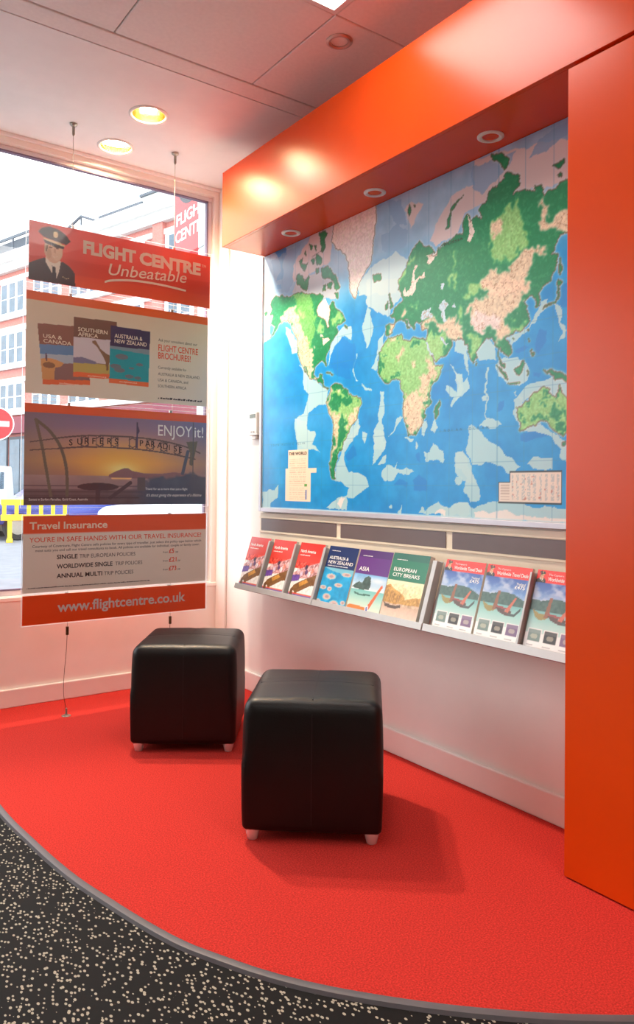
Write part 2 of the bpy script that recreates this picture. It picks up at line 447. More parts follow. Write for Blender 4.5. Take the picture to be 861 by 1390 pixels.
# ------------------------------------------------------------------ outlines printed on the world map (millimetres from its lower corner)
MAP_SHAPES = [
('bering','0,1186 73,1141 127,1101 74,1054 66,880 6,866'),
('pink','1473,1323 1590,1315 1888,1254 1911,1110 1779,1122 1688,1146 1520,1148 1437,1144 1390,1075 1284,1061 1250,1082 1283,1146 1332,1204 1381,1237 1474,1236'),
('pink','1093,1256 1133,1272 1211,1248 1160,1182 1134,1166'),
('pale','904,1070 1047,1092 1122,1046 1076,984 1049,915 806,964 798,1006 844,1045'),
('pale','856,1019 1073,971 1094,911 1039,876 998,832 955,849 888,886 858,896'),
('pink','431,1327 643,1332 593,1258 594,1164 470,1150 396,1135 280,1127 279,1217 394,1299'),
('pinkg','271,1078 310,1142 525,1126 647,1068 664,1033 648,980 527,1004'),
('shelf','337,724 376,697 424,632 489,611 543,582 578,563 570,527 562,496 508,498 463,489 422,465 409,428 405,385 474,376 475,349 447,318 503,289 325,296 322,450 379,473 417,514 425,551 387,582 368,622 376,681'),
('shelf','299,443 400,436 407,389 475,372 465,340 431,315 521,279 477,287 420,296 349,312 319,354 306,409'),
('shelf','791,705 772,648 773,603 800,585 793,583 765,609 760,634 776,677 779,706'),
('shelf','832,567 855,545 900,530 893,522 855,530 832,557'),
('shelf','945,517 974,514 978,443 968,387 986,357 976,329 998,305 984,272 918,274 910,323 917,361 946,398 935,417 942,455 956,482'),
('shelf','905,328 921,369 976,345 968,305 995,304 984,274 938,234 911,209 906,240 922,271'),
('shelf','756,380 810,421 815,387 800,348 740,321 709,282 684,283'),
('shelf','690,292 807,397 817,378 750,308 710,273 701,236 742,179 810,173 876,142 886,113 830,88 773,63 713,68 743,112 651,136 630,155'),
('shelf','1456,345 1475,348 1508,322 1552,286 1601,260 1626,226 1661,216 1696,192 1650,161 1608,184 1571,202 1477,206 1443,261 1463,310'),
('shelf','1514,336 1533,359 1607,350 1613,335 1583,325 1539,335'),
('shelf','1390,238 1423,252 1450,231 1450,202 1477,162 1490,132 1431,132 1390,183'),
('shelf','1383,240 1429,253 1459,227 1474,198 1471,171 1518,105 1515,66 1475,60 1442,98 1445,143 1414,183 1384,194'),
('shelf','1388,140 1395,157 1408,162 1422,154 1427,138 1419,121 1406,118 1392,126'),
('shelf','1726,199 1751,219 1794,210 1830,211 1830,172 1751,173'),
('shelf','1349,590 1390,551 1425,534 1425,480 1408,452 1368,418 1362,427 1379,455 1338,484 1338,506 1367,494 1396,470 1413,506 1390,538'),
('shelf','1387,551 1427,541 1421,502 1448,523 1455,483 1408,448 1388,434 1401,468'),
('shelf','1264,339 1285,376 1298,345 1286,324'),
('shelf','1229,380 1239,349 1224,314 1211,333 1211,368'),
('shelf','1173,299 1183,276 1173,265 1164,277'),
('shelf','1219,251 1249,255 1269,287 1295,272 1328,257 1328,215 1289,221 1230,213'),
('shelf','970,183 1016,205 1053,192 1068,219 1061,191 1119,188 1161,173 1133,159 1068,171 1046,142 994,134 970,162'),
('shelf','946,209 969,239 996,243 993,213'),
('shelf','1539,547 1548,546 1543,354 1538,354'),
('shelf','1519,452 1538,450 1537,431 1523,433'),
('shelf','1107,320 1160,313 1147,300 1117,310'),
('shelf','1004,325 1039,342 1052,388 1086,413 1099,403 1059,373 1039,333'),
('shelf','600,777 650,821 700,848 757,829 750,775 701,797 651,769 601,725 575,677'),
('shelf','213,925 264,894 325,818 316,764 276,775 255,829 214,880'),
('shelf','888,876 858,896 828,818 860,716 889,760 904,801'),
('shelf','934,734 970,766 971,709 935,667 928,610 891,624 920,669'),
('shelf','9,79 155,109 156,60 91,30 78,-6 4,0'),
('shelf','836,353 864,345 856,298 836,329'),
('shelf','1386,670 1426,669 1437,647 1460,590 1454,521 1440,582 1433,613 1386,625'),
('shelf','1492,615 1524,639 1549,650 1580,621 1587,568 1556,577 1506,579'),
('shelf','1640,641 1675,644 1732,658 1775,727 1783,739 1808,739 1786,703 1754,668 1721,646 1675,621 1658,610'),
('shelf','1581,554 1605,575 1641,570 1710,556 1733,517 1733,481 1700,466 1630,487 1599,524'),
('shelf','1665,420 1733,464 1809,478 1892,477 1893,400 1841,409 1756,430 1700,408 1689,372 1701,311 1666,378'),
('shelf','1665,448 1677,456 1674,433 1711,425 1700,412'),
('shelf','1829,726 1855,712 1860,654 1881,638 1876,604 1850,590 1866,623 1850,660 1837,702'),
('shelf','1689,312 1778,334 1831,300 1894,262 1894,201 1858,211 1863,246 1821,289 1756,304'),
('shelf','1191,10 1211,41 1232,23 1265,38 1304,51 1355,31 1393,50 1441,58 1466,57 1466,8'),
('shelf','1314,45 1362,29 1400,53 1453,57 1490,38 1540,53 1561,67 1603,65 1708,60 1752,46 1807,57 1854,48 1917,45 1917,-3 1314,-4'),
('shelf','579,15 652,61 713,75 733,50 729,4'),
('shelf','1014,36 1032,47 1040,27 1021,24'),
('shelf','1070,13 1092,33 1092,9'),
('white','1490,19 1610,31 1752,18 1917,12 1917,-3 1491,-6'),
('white','652,42 693,68 708,62 684,12'),
('white','1288,11 1311,28 1343,22 1343,8'),
('deep','102,1322 206,1325 217,1288 177,1241 193,1203 178,1172 126,1178 136,1204 162,1221 161,1267'),
('deep','126,1160 163,1147 169,1123 132,1133'),
('deep','1175,243 1195,252 1203,208 1178,219'),
('deep','1162,142 1189,161 1237,141 1238,99 1166,101'),
('deep','1695,298 1756,306 1821,287 1757,277 1701,277'),
('deep','1600,421 1624,424 1613,387 1588,384'),
('deep','1849,775 1880,786 1910,779 1911,680 1860,702 1849,739'),
('deep','1771,647 1808,645 1803,602 1777,565 1760,568 1760,608'),
('deep','609,745 684,790 782,750 784,640 584,665'),
('deep','711,260 770,301 790,252 731,229'),
('deep','594,691 678,690 744,651 745,591 629,629'),
('deep','1047,117 1076,139 1127,134 1120,117'),
('deep','1670,589 1715,610 1732,599 1687,578'),
('deep','1755,510 1788,501 1777,485 1755,492'),
('arctic','70,1289 277,1307 346,1317 308,1266 279,1217 280,1127 221,1089 127,1114'),
('arctic','954,1187 1046,1200 1114,1167 1108,1105 1047,1092 955,1115'),
('arctic','1463,1299 1677,1290 1609,1222 1514,1188 1464,1222'),
('arctic','1764,1294 1887,1324 1888,1273 1786,1242 1722,1238'),
('arctic','974,1339 1079,1297 1107,1192 1053,1193'),
('land','84,1087 127,1098 180,1082 241,1061 281,1073 330,1071 398,1049 444,1042 508,1027 540,1010 527,994 500,983 482,960 496,925 528,906 555,894 564,861 581,863 585,889 589,914 584,956 597,975 619,963 640,930 666,918 687,894 708,872 687,858 650,852 633,839 659,830 650,818 625,799 600,777 592,752 566,730 557,715 567,672 554,679 540,702 504,701 477,689 469,679 465,675 461,649 479,631 511,625 515,643 537,645 533,627 529,615 547,602 543,587 565,572 587,572 574,566 543,577 529,596 489,614 433,633 410,660 385,701 376,713 400,661 386,674 361,710 327,758 321,775 325,813 315,842 274,898 254,930 197,951 161,951 140,932 109,903 66,880 98,910 119,936 76,960 97,991 64,1015 85,1034 69,1055'),
('land','591,577 629,586 671,581 697,561 729,547 742,526 786,510 821,504 833,483 810,461 803,427 795,403 756,385 740,361 716,332 700,313 688,283 670,277 655,256 650,231 640,206 630,181 635,155 651,143 620,149 604,175 598,213 602,251 612,289 622,358 623,419 606,436 580,469 566,501 574,526 596,556'),
('land','516,1151 569,1144 612,1107 647,1059 668,1023 639,1014 613,1056 587,1082 543,1092 516,1114'),
('land','309,1160 348,1157 378,1117 415,1136 416,1098 397,1064 359,1077 339,1109 310,1110'),
('land','328,1222 357,1231 357,1204 405,1198 396,1179 377,1167 338,1197'),
('land','495,1326 540,1319 566,1301 540,1277 550,1237 523,1223 505,1270'),
('land','418,1285 450,1268 441,1254 422,1264'),
('land','376,1254 390,1267 387,1235'),
('land','478,1223 524,1191 515,1167 479,1175 470,1204'),
('land','535,1067 552,1069 553,1042 531,1036'),
('land','433,1208 460,1212 461,1180 442,1178'),
('land','470,1156 498,1155 498,1128 475,1128'),
('land','459,1271 478,1266 474,1241'),
('land','561,1066 604,1061 596,1037 570,1037'),
('land','622,1011 656,1004 652,974 631,981'),
('land','897,1028 948,1026 952,1002 912,994'),
('land','1004,930 1015,904 1032,877 1033,863 1008,858 1015,881 1000,912'),
('land','979,883 993,897 1001,883 994,868 980,866'),
('land','1309,453 1312,435 1297,402 1285,381 1276,386 1282,425 1297,445'),
('land','1490,576 1499,565 1493,558'),
('land','1584,554 1611,536 1632,515 1638,493 1624,502 1599,533'),
('land','1662,526 1682,537 1705,557 1713,547 1708,529 1694,503 1671,508'),
('land','1639,489 1665,483 1699,473 1665,476'),
('land','1722,518 1733,512 1727,495'),
('land','1724,632 1732,613 1729,604'),
('land','1738,589 1755,568 1749,560'),
('land','1793,514 1830,503 1861,493 1892,472 1912,452 1892,450 1856,476 1841,473 1830,487 1804,504'),
('land','1729,663 1735,655 1729,652'),
('land','1658,638 1670,634 1664,630'),
('land','1784,717 1797,725 1818,728 1837,733 1844,749 1847,775 1844,793 1859,794 1867,788 1854,778 1852,739 1844,732 1818,721 1792,717'),
('land','1854,874 1863,851 1866,830 1854,813'),
('land','1848,799 1866,792 1854,782'),
('land','1428,1219 1405,1200 1365,1165 1357,1137 1350,1110 1333,1108 1345,1147 1365,1188'),
('land','1113,1245 1126,1264 1133,1244 1123,1220'),
('land','1149,1262 1159,1254 1156,1240'),
('land','1561,1322 1609,1305 1644,1265 1621,1246 1597,1281 1568,1292'),
('land','1827,1193 1867,1192 1872,1177 1848,1169'),
('land','1843,1153 1858,1153 1860,1139'),
('land','1863,267 1878,269 1876,252 1865,254'),
('land','555,654 594,641 620,630 594,633'),
('land','696,844 724,839 717,825 700,830'),
('land','9,1031 31,1033 37,1014 9,1013'),
('land','1069,934 1065,972 1096,1002 1122,1046 1148,1081 1187,1098 1219,1074 1256,1058 1269,1033 1251,1029 1263,1021 1287,1028 1293,1053 1305,1041 1324,1049 1292,1047 1326,1056 1374,1062 1382,1077 1418,1068 1429,1082 1421,1107 1437,1135 1456,1132 1460,1108 1498,1120 1513,1093 1520,1102 1505,1135 1520,1148 1538,1159 1545,1185 1577,1197 1619,1206 1623,1232 1640,1235 1654,1216 1681,1210 1691,1188 1681,1164 1654,1140 1688,1146 1727,1136 1753,1130 1750,1147 1779,1138 1782,1106 1791,1097 1804,1109 1840,1103 1846,1126 1882,1120 1968,1121 1968,1003 1941,942 1883,948 1853,945 1836,919 1817,893 1848,881 1839,857 1836,832 1818,805 1793,790 1781,782 1775,777 1770,773 1775,745 1770,731 1762,734 1756,754 1737,771 1714,757 1726,741 1720,731 1732,708 1729,686 1709,662 1681,657 1658,652 1640,641 1631,637 1655,610 1655,589 1641,575 1629,586 1611,598 1602,609 1599,581 1608,560 1623,544 1626,530 1611,541 1599,571 1596,609 1580,621 1568,652 1543,651 1524,639 1492,615 1489,591 1477,573 1463,594 1450,650 1433,648 1420,667 1386,675 1365,681 1371,655 1360,643 1331,618 1283,602 1271,613 1245,656 1226,689 1235,714 1238,740 1200,747 1194,766 1206,772 1187,776 1168,775 1162,749 1149,755 1108,803 1098,810 1135,762 1122,760 1095,796 1081,808 1054,799 1040,783 1027,762 1006,746 981,760 984,797 1040,792 1044,810 1026,818 1008,835 1033,845 1053,859 1067,873 1094,884 1084,913 1073,929 1063,934'),
('land','1006,737 1082,743 1092,737 1092,723 1136,703 1156,718 1194,708 1223,708 1229,689 1252,646 1271,604 1283,589 1307,586 1325,588 1319,577 1302,549 1271,521 1256,510 1250,484 1260,457 1257,440 1229,424 1223,407 1226,394 1211,381 1205,351 1179,325 1134,319 1127,342 1110,375 1096,426 1109,470 1102,494 1081,523 1084,551 1071,559 1043,564 987,552 972,563 943,590 936,615 939,652 942,685 971,714 999,738'),
('land','1683,391 1711,407 1734,414 1734,425 1756,439 1777,441 1793,453 1817,446 1810,434 1831,418 1844,413 1851,456 1862,433 1877,418 1897,399 1908,330 1888,297 1863,287 1837,299 1821,313 1805,332 1778,338 1740,323 1706,313 1692,316 1695,335 1686,363'),
('peach','1515,860 1573,898 1622,876 1663,910 1703,948 1793,920 1817,898 1755,903 1729,862 1703,836 1730,776 1515,820'),
('peach','1516,864 1731,827 1731,786 1697,765 1675,719 1640,711 1628,694 1664,655 1628,642 1599,628 1580,679 1517,686 1472,706 1452,749 1472,775 1425,774 1465,796 1548,795 1516,835'),
('peach','1200,769 1225,780 1269,779 1306,760 1341,753 1423,743 1423,672 1342,680 1318,710 1281,751 1244,753 1207,750'),
('peach','1068,824 1108,831 1115,811 1074,814'),
('peach','991,796 1040,790 1034,770 1013,759'),
('peach','1760,1091 1785,1094 1792,1040 1817,1012 1853,1027 1912,1020 1912,940 1847,952 1829,983 1786,995 1773,1019'),
('lgreen','1549,1083 1641,1095 1661,1122 1702,1066 1702,1018 1729,968 1689,946 1649,913 1594,921 1558,952 1550,1026'),
('lgreen','1128,841 1174,841 1180,817 1141,834'),
('lgreen','1447,858 1522,864 1537,827 1478,828'),
('lgreen','1411,837 1464,856 1516,845 1465,816'),
('lgreen','1399,794 1422,794 1423,748 1399,760'),
('lgreen','1439,687 1537,666 1518,645 1492,615 1477,577 1453,650'),
('lgreen','1658,684 1729,695 1709,662 1652,657'),
('lgreen','1245,735 1282,720 1318,667 1354,636 1283,602 1233,688'),
('lgreen','1065,972 1122,1046 1168,1076 1161,1059 1116,1002 1096,970 1076,937'),
('lgreen','1375,1026 1387,1017 1383,965 1376,867 1364,869'),
('peach','1251,703 1282,663 1295,622 1277,616 1245,660'),
('peach','1553,1076 1606,1083 1621,1041 1593,1004 1557,1013'),
('ice','1459,743 1504,750 1580,722 1610,697 1598,676 1517,689 1472,711'),
('dgreen','1269,748 1294,727 1312,702 1294,705 1276,726'),
('dgreen','1318,662 1354,653 1342,635 1325,640'),
('dgreen','1419,695 1446,715 1459,698 1433,653'),
('dgreen','1479,693 1561,672 1555,654 1498,672'),
('dgreen','1709,772 1726,746 1732,708 1681,685 1678,713 1692,743'),
('dgreen','1605,622 1640,622 1652,592 1641,577 1611,603'),
('dgreen','1121,837 1167,833 1161,807 1128,813'),
('mgreen','251,1082 454,1040 473,978 474,897 467,792 420,804 323,935 302,1010'),
('dgreen','465,899 528,904 564,856 599,876 600,777 566,730 558,700 477,689 468,722 476,764 457,809 475,838'),
('dgreen','426,1041 535,1018 500,978 483,922 455,954 436,1006'),
('dgreen','84,1087 148,1091 200,1072 170,1064 96,1067'),
('dgreen','64,1015 181,1016 97,991 140,949 109,932 76,960'),
('dgreen','584,972 640,930 598,923'),
('dgreen','276,1385 693,1323 698,997 281,1082'),
('peach','160,992 242,1016 302,999 323,935 382,853 430,803 467,786 459,723 450,681 346,705 326,763 330,818 284,891 254,935 171,955'),
('peach','356,765 459,751 451,677 470,632 516,611 480,615 424,648 385,707'),
('lgreen','607,911 666,910 699,879 650,852 607,864'),
('lgreen','322,984 380,968 381,930 332,944'),
('lgreen','474,887 528,888 529,840 493,836'),
('bay','527,994 500,983 482,960 496,925 528,906 555,894 564,861 581,863 585,889 589,914 584,956 562,992'),
('bay','530,809 582,811 591,794 539,781'),
('bay','511,835 534,834 538,818 516,821'),
('lgreen','621,579 840,512 811,377 716,312 667,283 623,419 597,473'),
('dgreen','605,524 638,541 681,522 730,517 786,510 762,494 706,489 673,472 648,458 622,486 596,504'),
('dgreen','690,435 711,428 699,404 715,373 732,352 708,333 692,313 659,289 662,366 678,400'),
('dgreen','621,579 680,578 680,563 638,562 630,537'),
('dgreen','697,561 741,546 742,526 705,530'),
('peach','591,577 617,574 604,539 588,510 606,462 665,432 682,415 658,366 651,284 629,256 619,200 598,213 602,251 612,289 622,358 623,419 606,436 580,469 566,501 574,526'),
('peach','755,460 810,466 803,407 748,381 715,373 731,412'),
('peach','655,565 680,563 680,542 655,550'),
('lgreen','941,761 1330,699 1325,584 1302,549 1260,457 1229,424 1146,399 1092,481 1078,524 936,605'),
('peach','1105,480 1171,483 1209,488 1247,493 1260,457 1210,421 1211,381 1205,351 1179,325 1134,319 1106,375 1096,426'),
('peach','1196,538 1246,568 1271,591 1301,583 1253,528 1247,493 1197,498'),
('peach','1055,678 1090,683 1090,655 1056,655'),
('peach','992,711 1055,734 1075,740 1041,713 992,701'),
('peach','1143,639 1170,626 1170,599 1150,601'),
('peach','1233,626 1258,623 1283,585 1246,581'),
('dgreen','939,652 979,619 950,594 939,614'),
('dgreen','1022,581 1077,561 1036,563'),
('dgreen','1143,702 1182,705 1182,683 1149,676'),
('dgreen','1213,408 1226,411 1223,385 1211,381'),
('dgreen','1259,527 1307,565 1296,545 1259,514'),
('dgreen','1062,724 1082,725 1076,703 1062,707'),
('dgreen','964,667 993,668 979,647'),
('dgreen','939,647 986,627 950,593'),
('dgreen','1124,621 1137,626 1134,615'),
('dgreen','1247,498 1260,457 1248,436 1238,468'),
('lgreen','1676,484 1912,458 1913,278 1678,289'),
('dgreen','1777,441 1815,446 1831,418 1810,425 1788,440'),
('dgreen','1815,385 1836,396 1857,377 1852,342 1821,344'),
('dgreen','1745,340 1778,349 1810,341 1805,332 1778,338'),
('dgreen','1831,317 1862,333 1883,318 1868,289 1842,295'),
('dgreen','1731,416 1750,415 1750,399 1734,400'),
('dgreen','1849,452 1862,433 1857,399 1841,411'),
('dgreen','1786,416 1802,417 1799,399 1786,398'),
('dgreen','1686,390 1694,390 1695,353 1688,363'),
('dgreen','1857,359 1888,357 1888,335 1857,346'),
('bay','1162,1021 1178,1010 1162,982 1162,951 1201,960 1214,966 1220,952 1175,943 1169,918 1150,894 1154,895 1127,891 1104,896 1120,920 1140,938'),
('bay','1226,1032 1263,1025 1281,1038 1287,1024 1251,998 1235,1001 1244,1017'),
('bay','1100,938 1114,907 1104,896 1094,911'),
('sea','1309,703 1324,692 1336,668 1354,664 1330,661 1312,681'),
('sea','1194,788 1206,813 1225,814 1250,822 1244,806 1269,788 1263,778 1219,781 1200,778'),
('sea','1299,822 1323,839 1347,821 1329,799 1335,763 1341,747 1324,746 1308,768 1311,785 1317,792 1299,809'),
('sea','1367,813 1384,818 1382,797 1367,800'),
('sea','1307,902 1328,898 1322,882 1310,884'),
('sea','1226,689 1236,688 1283,602 1277,597 1258,627'),
('bay','1448,1132 1460,1108 1483,1061 1476,1052 1457,1028 1441,1029 1457,1057 1452,1087'),
('greenland','617,1345 748,1375 921,1380 913,1262 899,1169 880,1087 850,1062 805,1013 790,967 769,948 742,990 731,1063 719,1132 702,1170 669,1195 630,1212 595,1255'),
]
# ------------------------------------------------------------------ room shell
WX, WY, CZ = 2.10, 3.905, 2.835          # map wall, shop window wall, ceiling
RX0, RY0 = -3.5, -3.0
struct(MB().box(RX0 - .1, WX + .15, RY0 - .1, WY + .12, -0.10, -0.004).build('floor', M['rubber']))

def catmull(P, n=8):
    out = []
    P = [P[0]] + P + [P[-1]]
    for i in range(1, len(P) - 2):
        for k in range(n):
            t = k / n
            a, b2, c, d = [np.array(q) for q in P[i - 1:i + 3]]
            out.append(tuple(0.5 * ((2 * b2) + (-a + c) * t + (2 * a - 5 * b2 + 4 * c - d) * t * t + (-a + 3 * b2 - 3 * c + d) * t ** 3)))
    out.append(tuple(P[-1]))
    return out
EDGE = catmull([(.66, 3.905), (.645, 3.3), (.637, 2.725), (.664, 2.376), (.696, 2.125), (.735, 1.942), (.773, 1.788), (.813, 1.66), (.859, 1.561),
                (.915, 1.455), (.985, 1.35), (1.08, 1.235), (1.2, 1.11), (1.36, .97), (1.56, .83), (1.83, .68)])
carpet = MB()
n = len(EDGE)
carpet.add([(x, y, 0) for x, y in EDGE] + [(WX, min(max(y, .68), WY) if i else WY, 0) for i, (x, y) in enumerate(EDGE)] + [(x, y, -.004) for x, y in EDGE],
           [(i, i + 1, n + i + 1, n + i) for i in range(n - 1)] + [(2 * n + i, 2 * n + i + 1, i + 1, i) for i in range(n - 1)])
struct(carpet.build('floor_carpet', M['carpet']))
es = MB()
for i, (x, y) in enumerate(EDGE):
    a = np.array(EDGE[min(i + 1, n - 1)]) - np.array(EDGE[max(i - 1, 0)]); a /= np.hypot(*a); nn = np.array((a[1], -a[0]))
    if nn[0] > 0: nn = -nn
    o = len(es.v)
    for w, z in ((-.002, -.004), (-.002, .004), (.004, .006), (.018, .004), (.022, -.004)):
        es.v.append((x + nn[0] * w, y + nn[1] * w, z))
    if i:
        for k in range(4): es.f.append((o + k, o + k + 1, o + k - 4, o + k - 5))
struct(es.build('trim_1', M['strip'], smooth=True))

struct(MB().box(WX, WX + .15, RY0 - .1, WY + .12, -.1, 3.0).build('wall_right', M['wall']))
struct(MB().box(RX0 - .1, RX0, RY0 - .1, WY + .12, -.1, 3.0).build('wall_left', M['wall']))
struct(MB().box(RX0, WX, RY0 - .1, RY0, -.1, 3.0).build('wall_back', M['wall']))
# shop window wall: dado below, head above, jambs either side
WIN_X0, WIN_X1, WIN_Z0, WIN_Z1 = -3.2, 2.056, 0.545, 2.79
wf = MB()
wf.box(RX0, WX, WY, WY + .12, -.1, WIN_Z0).box(RX0, WX, WY, WY + .12, WIN_Z1, 3.0)
wf.box(RX0, WIN_X0, WY, WY + .12, WIN_Z0, WIN_Z1).box(WIN_X1, WX, WY, WY + .12, WIN_Z0, WIN_Z1)
struct(wf.build('wall_front', M['wall']))
struct(MB().box(WX - .016, WX, 1.33, WY, 0, .1).build('baseboard_right', M['skirting'], bevel=.005))
struct(MB().box(RX0, WX - .016, WY - .016, WY, 0, .09).build('baseboard_front', M['skirting'], bevel=.005))
struct(MB().box(WX - .014, WX, 3.79, WY, .1, CZ).build('trim_2', M['wall'], bevel=.006))
struct(MB().box(RX0, WX, WY - .010, WY, WIN_Z0 - .024, WIN_Z0 - .004).build('trim_3', M['skirting'], bevel=.003))
struct(MB().box(RX0, WX, WY - .02, WY, CZ - .018, CZ).build('trim_4', M['ceiling'], bevel=.004))

win = MB()
fy0, fy1, t = WY + .03, WY + .075, .026
win.box(WIN_X0, WIN_X1, fy0, fy1, WIN_Z0, WIN_Z0 + t).box(WIN_X0, WIN_X1, fy0, fy1, WIN_Z1 - t, WIN_Z1)
win.box(WIN_X1 - t, WIN_X1, fy0, fy1, WIN_Z0 + t, WIN_Z1 - t).box(WIN_X0, WIN_X0 + t, fy0, fy1, WIN_Z0 + t, WIN_Z1 - t)
win.box(-.62, -.58, fy0, fy1, WIN_Z0 + t, WIN_Z1 - t)
window = struct(win.build('window_1', M['frame'], bevel=.003))
gk = MB()
for (a, b2) in ((WIN_X0 + t, -.62), (-.58, WIN_X1 - t)):
    g = .008
    gk.box(a, b2, fy0 - .004, fy0 + .02, WIN_Z1 - t - g, WIN_Z1 - t).box(a, b2, fy0 - .004, fy0 + .02, WIN_Z0 + t, WIN_Z0 + t + g)
    gk.box(a, a + g, fy0 - .004, fy0 + .02, WIN_Z0 + t, WIN_Z1 - t).box(b2 - g, b2, fy0 - .004, fy0 + .02, WIN_Z0 + t, WIN_Z1 - t)
gk.build('gasket', M['gasket'], window)
for (a, b2) in ((WIN_X0 + t, -.62), (-.58, WIN_X1 - t)):
    MB().add([(a, WY + .05, WIN_Z0 + t), (b2, WY + .05, WIN_Z0 + t), (b2, WY + .05, WIN_Z1 - t), (a, WY + .05, WIN_Z1 - t)], [(0, 1, 2, 3)]).build('glass_pane', M['glass'], window)

# ceiling: plain band by the window, grid of tiles over the rest
DOWN = [(1.393, 3.310), (1.389, 3.722)]
ceiling = struct(MB().box(RX0, WX, 2.905, WY, CZ, CZ + .12).build('ceiling', M['ceiling']))
cut(ceiling, [(x, y, CZ - .05, CZ + .09, .078) for x, y in DOWN])
MB().box(RX0, WX, RY0, 2.905, CZ + .06, CZ + .1).build('ceiling_back', M['slot'], ceiling)
MB().box(RX0, WX, 2.797, 2.899, CZ, CZ + .03).build('border_strip', M['tile'], ceiling, bevel=.003)
LIT = set()
TX, TY = .615, .595
tile_meshes = {}
for j in range(10):
    for i in range(-9, 2):
        x0 = 1.645 + (i - 1) * TX + TX; x1 = min(x0 + TX, WX)
        y1 = 2.79 - j * TY; y0 = max(y1 - TY, RY0)
        x0 = max(x0, RX0)
        if x1 - x0 < .05 or y1 - y0 < .05: continue
        if (i == -1 and j % 3 == 1) or (i == -4 and j in (4, 7)):  # only the panel nearest the window is seen; the rest are added to brighten the posters
            LIT.add((x0, x1, y0, y1)); continue
        spot_here = (i == 0 and j == 0)
        key = (round(x1 - x0, 3), round(y1 - y0, 3))
        if key in tile_meshes and not spot_here:
            o = bpy.data.objects.new('ceiling_tile', tile_meshes[key]); COL.objects.link(o); o.parent = ceiling
        else:
            g = .0025
            o = MB().box(g, x1 - x0 - g, g, y1 - y0 - g, 0, .025).build('ceiling_tile', M['tile'], ceiling, bevel=.003, seg=1)
            if not spot_here: tile_meshes[key] = o.data
        o.location = (x0, y0, CZ)
        if spot_here:
            cut(o, [(1.756 - x0, 2.316 - y0, -.02, .06, .034)])

def fluorescent(x0, x1, y0, y1, first):
    lab = 'square fluorescent ceiling panel light beside the small eyeball spotlight' if first else 'unseen square fluorescent panel light added farther back to light the room'
    r = thing('ceiling_light', lab, 'ceiling light', Matrix.Translation(((x0 + x1) / 2, (y0 + y1) / 2, CZ)), 'fluorescent ceiling panels')
    w, d = (x1 - x0) / 2 - .006, (y1 - y0) / 2 - .006
    f = MB(); e = .02
    f.box(-w, w, -d, -d + e, -.006, .03).box(-w, w, d - e, d, -.006, .03).box(-w, -w + e, -d + e, d - e, -.006, .03).box(w - e, w, -d + e, d - e, -.006, .03)
    f.build('frame', M['ring'], r)
    MB().box(-w + e, w - e, -d + e, d - e, .004, .012).build('diffuser', M['panel_light'], r)
    return r
for k, c in enumerate(sorted(LIT, key=lambda q: -q[2])): fluorescent(*c, k == 0)

def downlight(x, y, z, label, ro, ri, depth, ringmat, refl, bulbmat, lit, group=None, name='downlight', bs=.4):
    r = thing(name, label, 'downlight', Matrix.Translation((x, y, z)), group)
    rg = MB(); s = 40
    prof = [(ri, .004), (ri * 1.01, -.004), ((ri + ro) / 2, -.007), (ro, -.003), (ro, 0.0005)]
    o0 = 0
    for q in prof:
        for k in range(s):
            a = 2 * math.pi * k / s; rg.v.append((q[0] * math.cos(a), q[0] * math.sin(a), q[1]))
    for i in range(len(prof) - 1):
        for k in range(s): rg.f.append((i * s + k, i * s + (k + 1) % s, (i + 1) * s + (k + 1) % s, (i + 1) * s + k))
    rg.build('trim_ring', ringmat, r, smooth=True)
    bw = MB(); prof = [(ri * .98, .0), (ri * .9, depth * .45), (ri * .62, depth * .85), (ri * .3, depth * .97), (.001, depth)]
    for q in prof:
        for k in range(s):
            a = 2 * math.pi * k / s; bw.v.append((q[0] * math.cos(a), q[0] * math.sin(a), q[1]))
    for i in range(len(prof) - 1):
        for k in range(s): bw.f.append((i * s + k, i * s + (k + 1) % s, (i + 1) * s + (k + 1) % s, (i + 1) * s + k))
    bw.build('reflector', refl, r, smooth=True)
    MB().lathe([(.004, depth * .35), (ri * bs, depth * .36), (ri * bs, depth * .55), (ri * .25, depth * .9)], 24).build('bulb', bulbmat, r, smooth=True)
    if lit:
        ld = bpy.data.lights.new('halogen_beam', 'SPOT')
        ld.energy = DOWN_SPOT * (1.0 if bs > .6 else .6); ld.color = (1.0, .89, .74); ld.spot_size = math.radians(140); ld.spot_blend = .8; ld.shadow_soft_size = .05
        lo = bpy.data.objects.new('halogen_beam', ld); COL.objects.link(lo); lo.parent = r; lo.location = (0, 0, -.012)
    return r
downlight(*DOWN[0], CZ, 'lit halogen downlight in the ceiling, the one set back from the window', .092, .076, .07, M['ring'], M['gold'], M['bulb'], True, bs=.5)
downlight(*DOWN[1], CZ, 'lit halogen downlight in the ceiling right beside the window', .092, .076, .07, M['ring'], M['gold'], M['bulb'], True, bs=.78)
downlight(1.756, 2.316, CZ, 'small unlit eyeball spotlight in a ceiling tile beside the panel light', .052, .033, .022, M['chromering'], M['chromering'], M['bulb_off'], False, name='ceiling_spotlight', bs=.62)

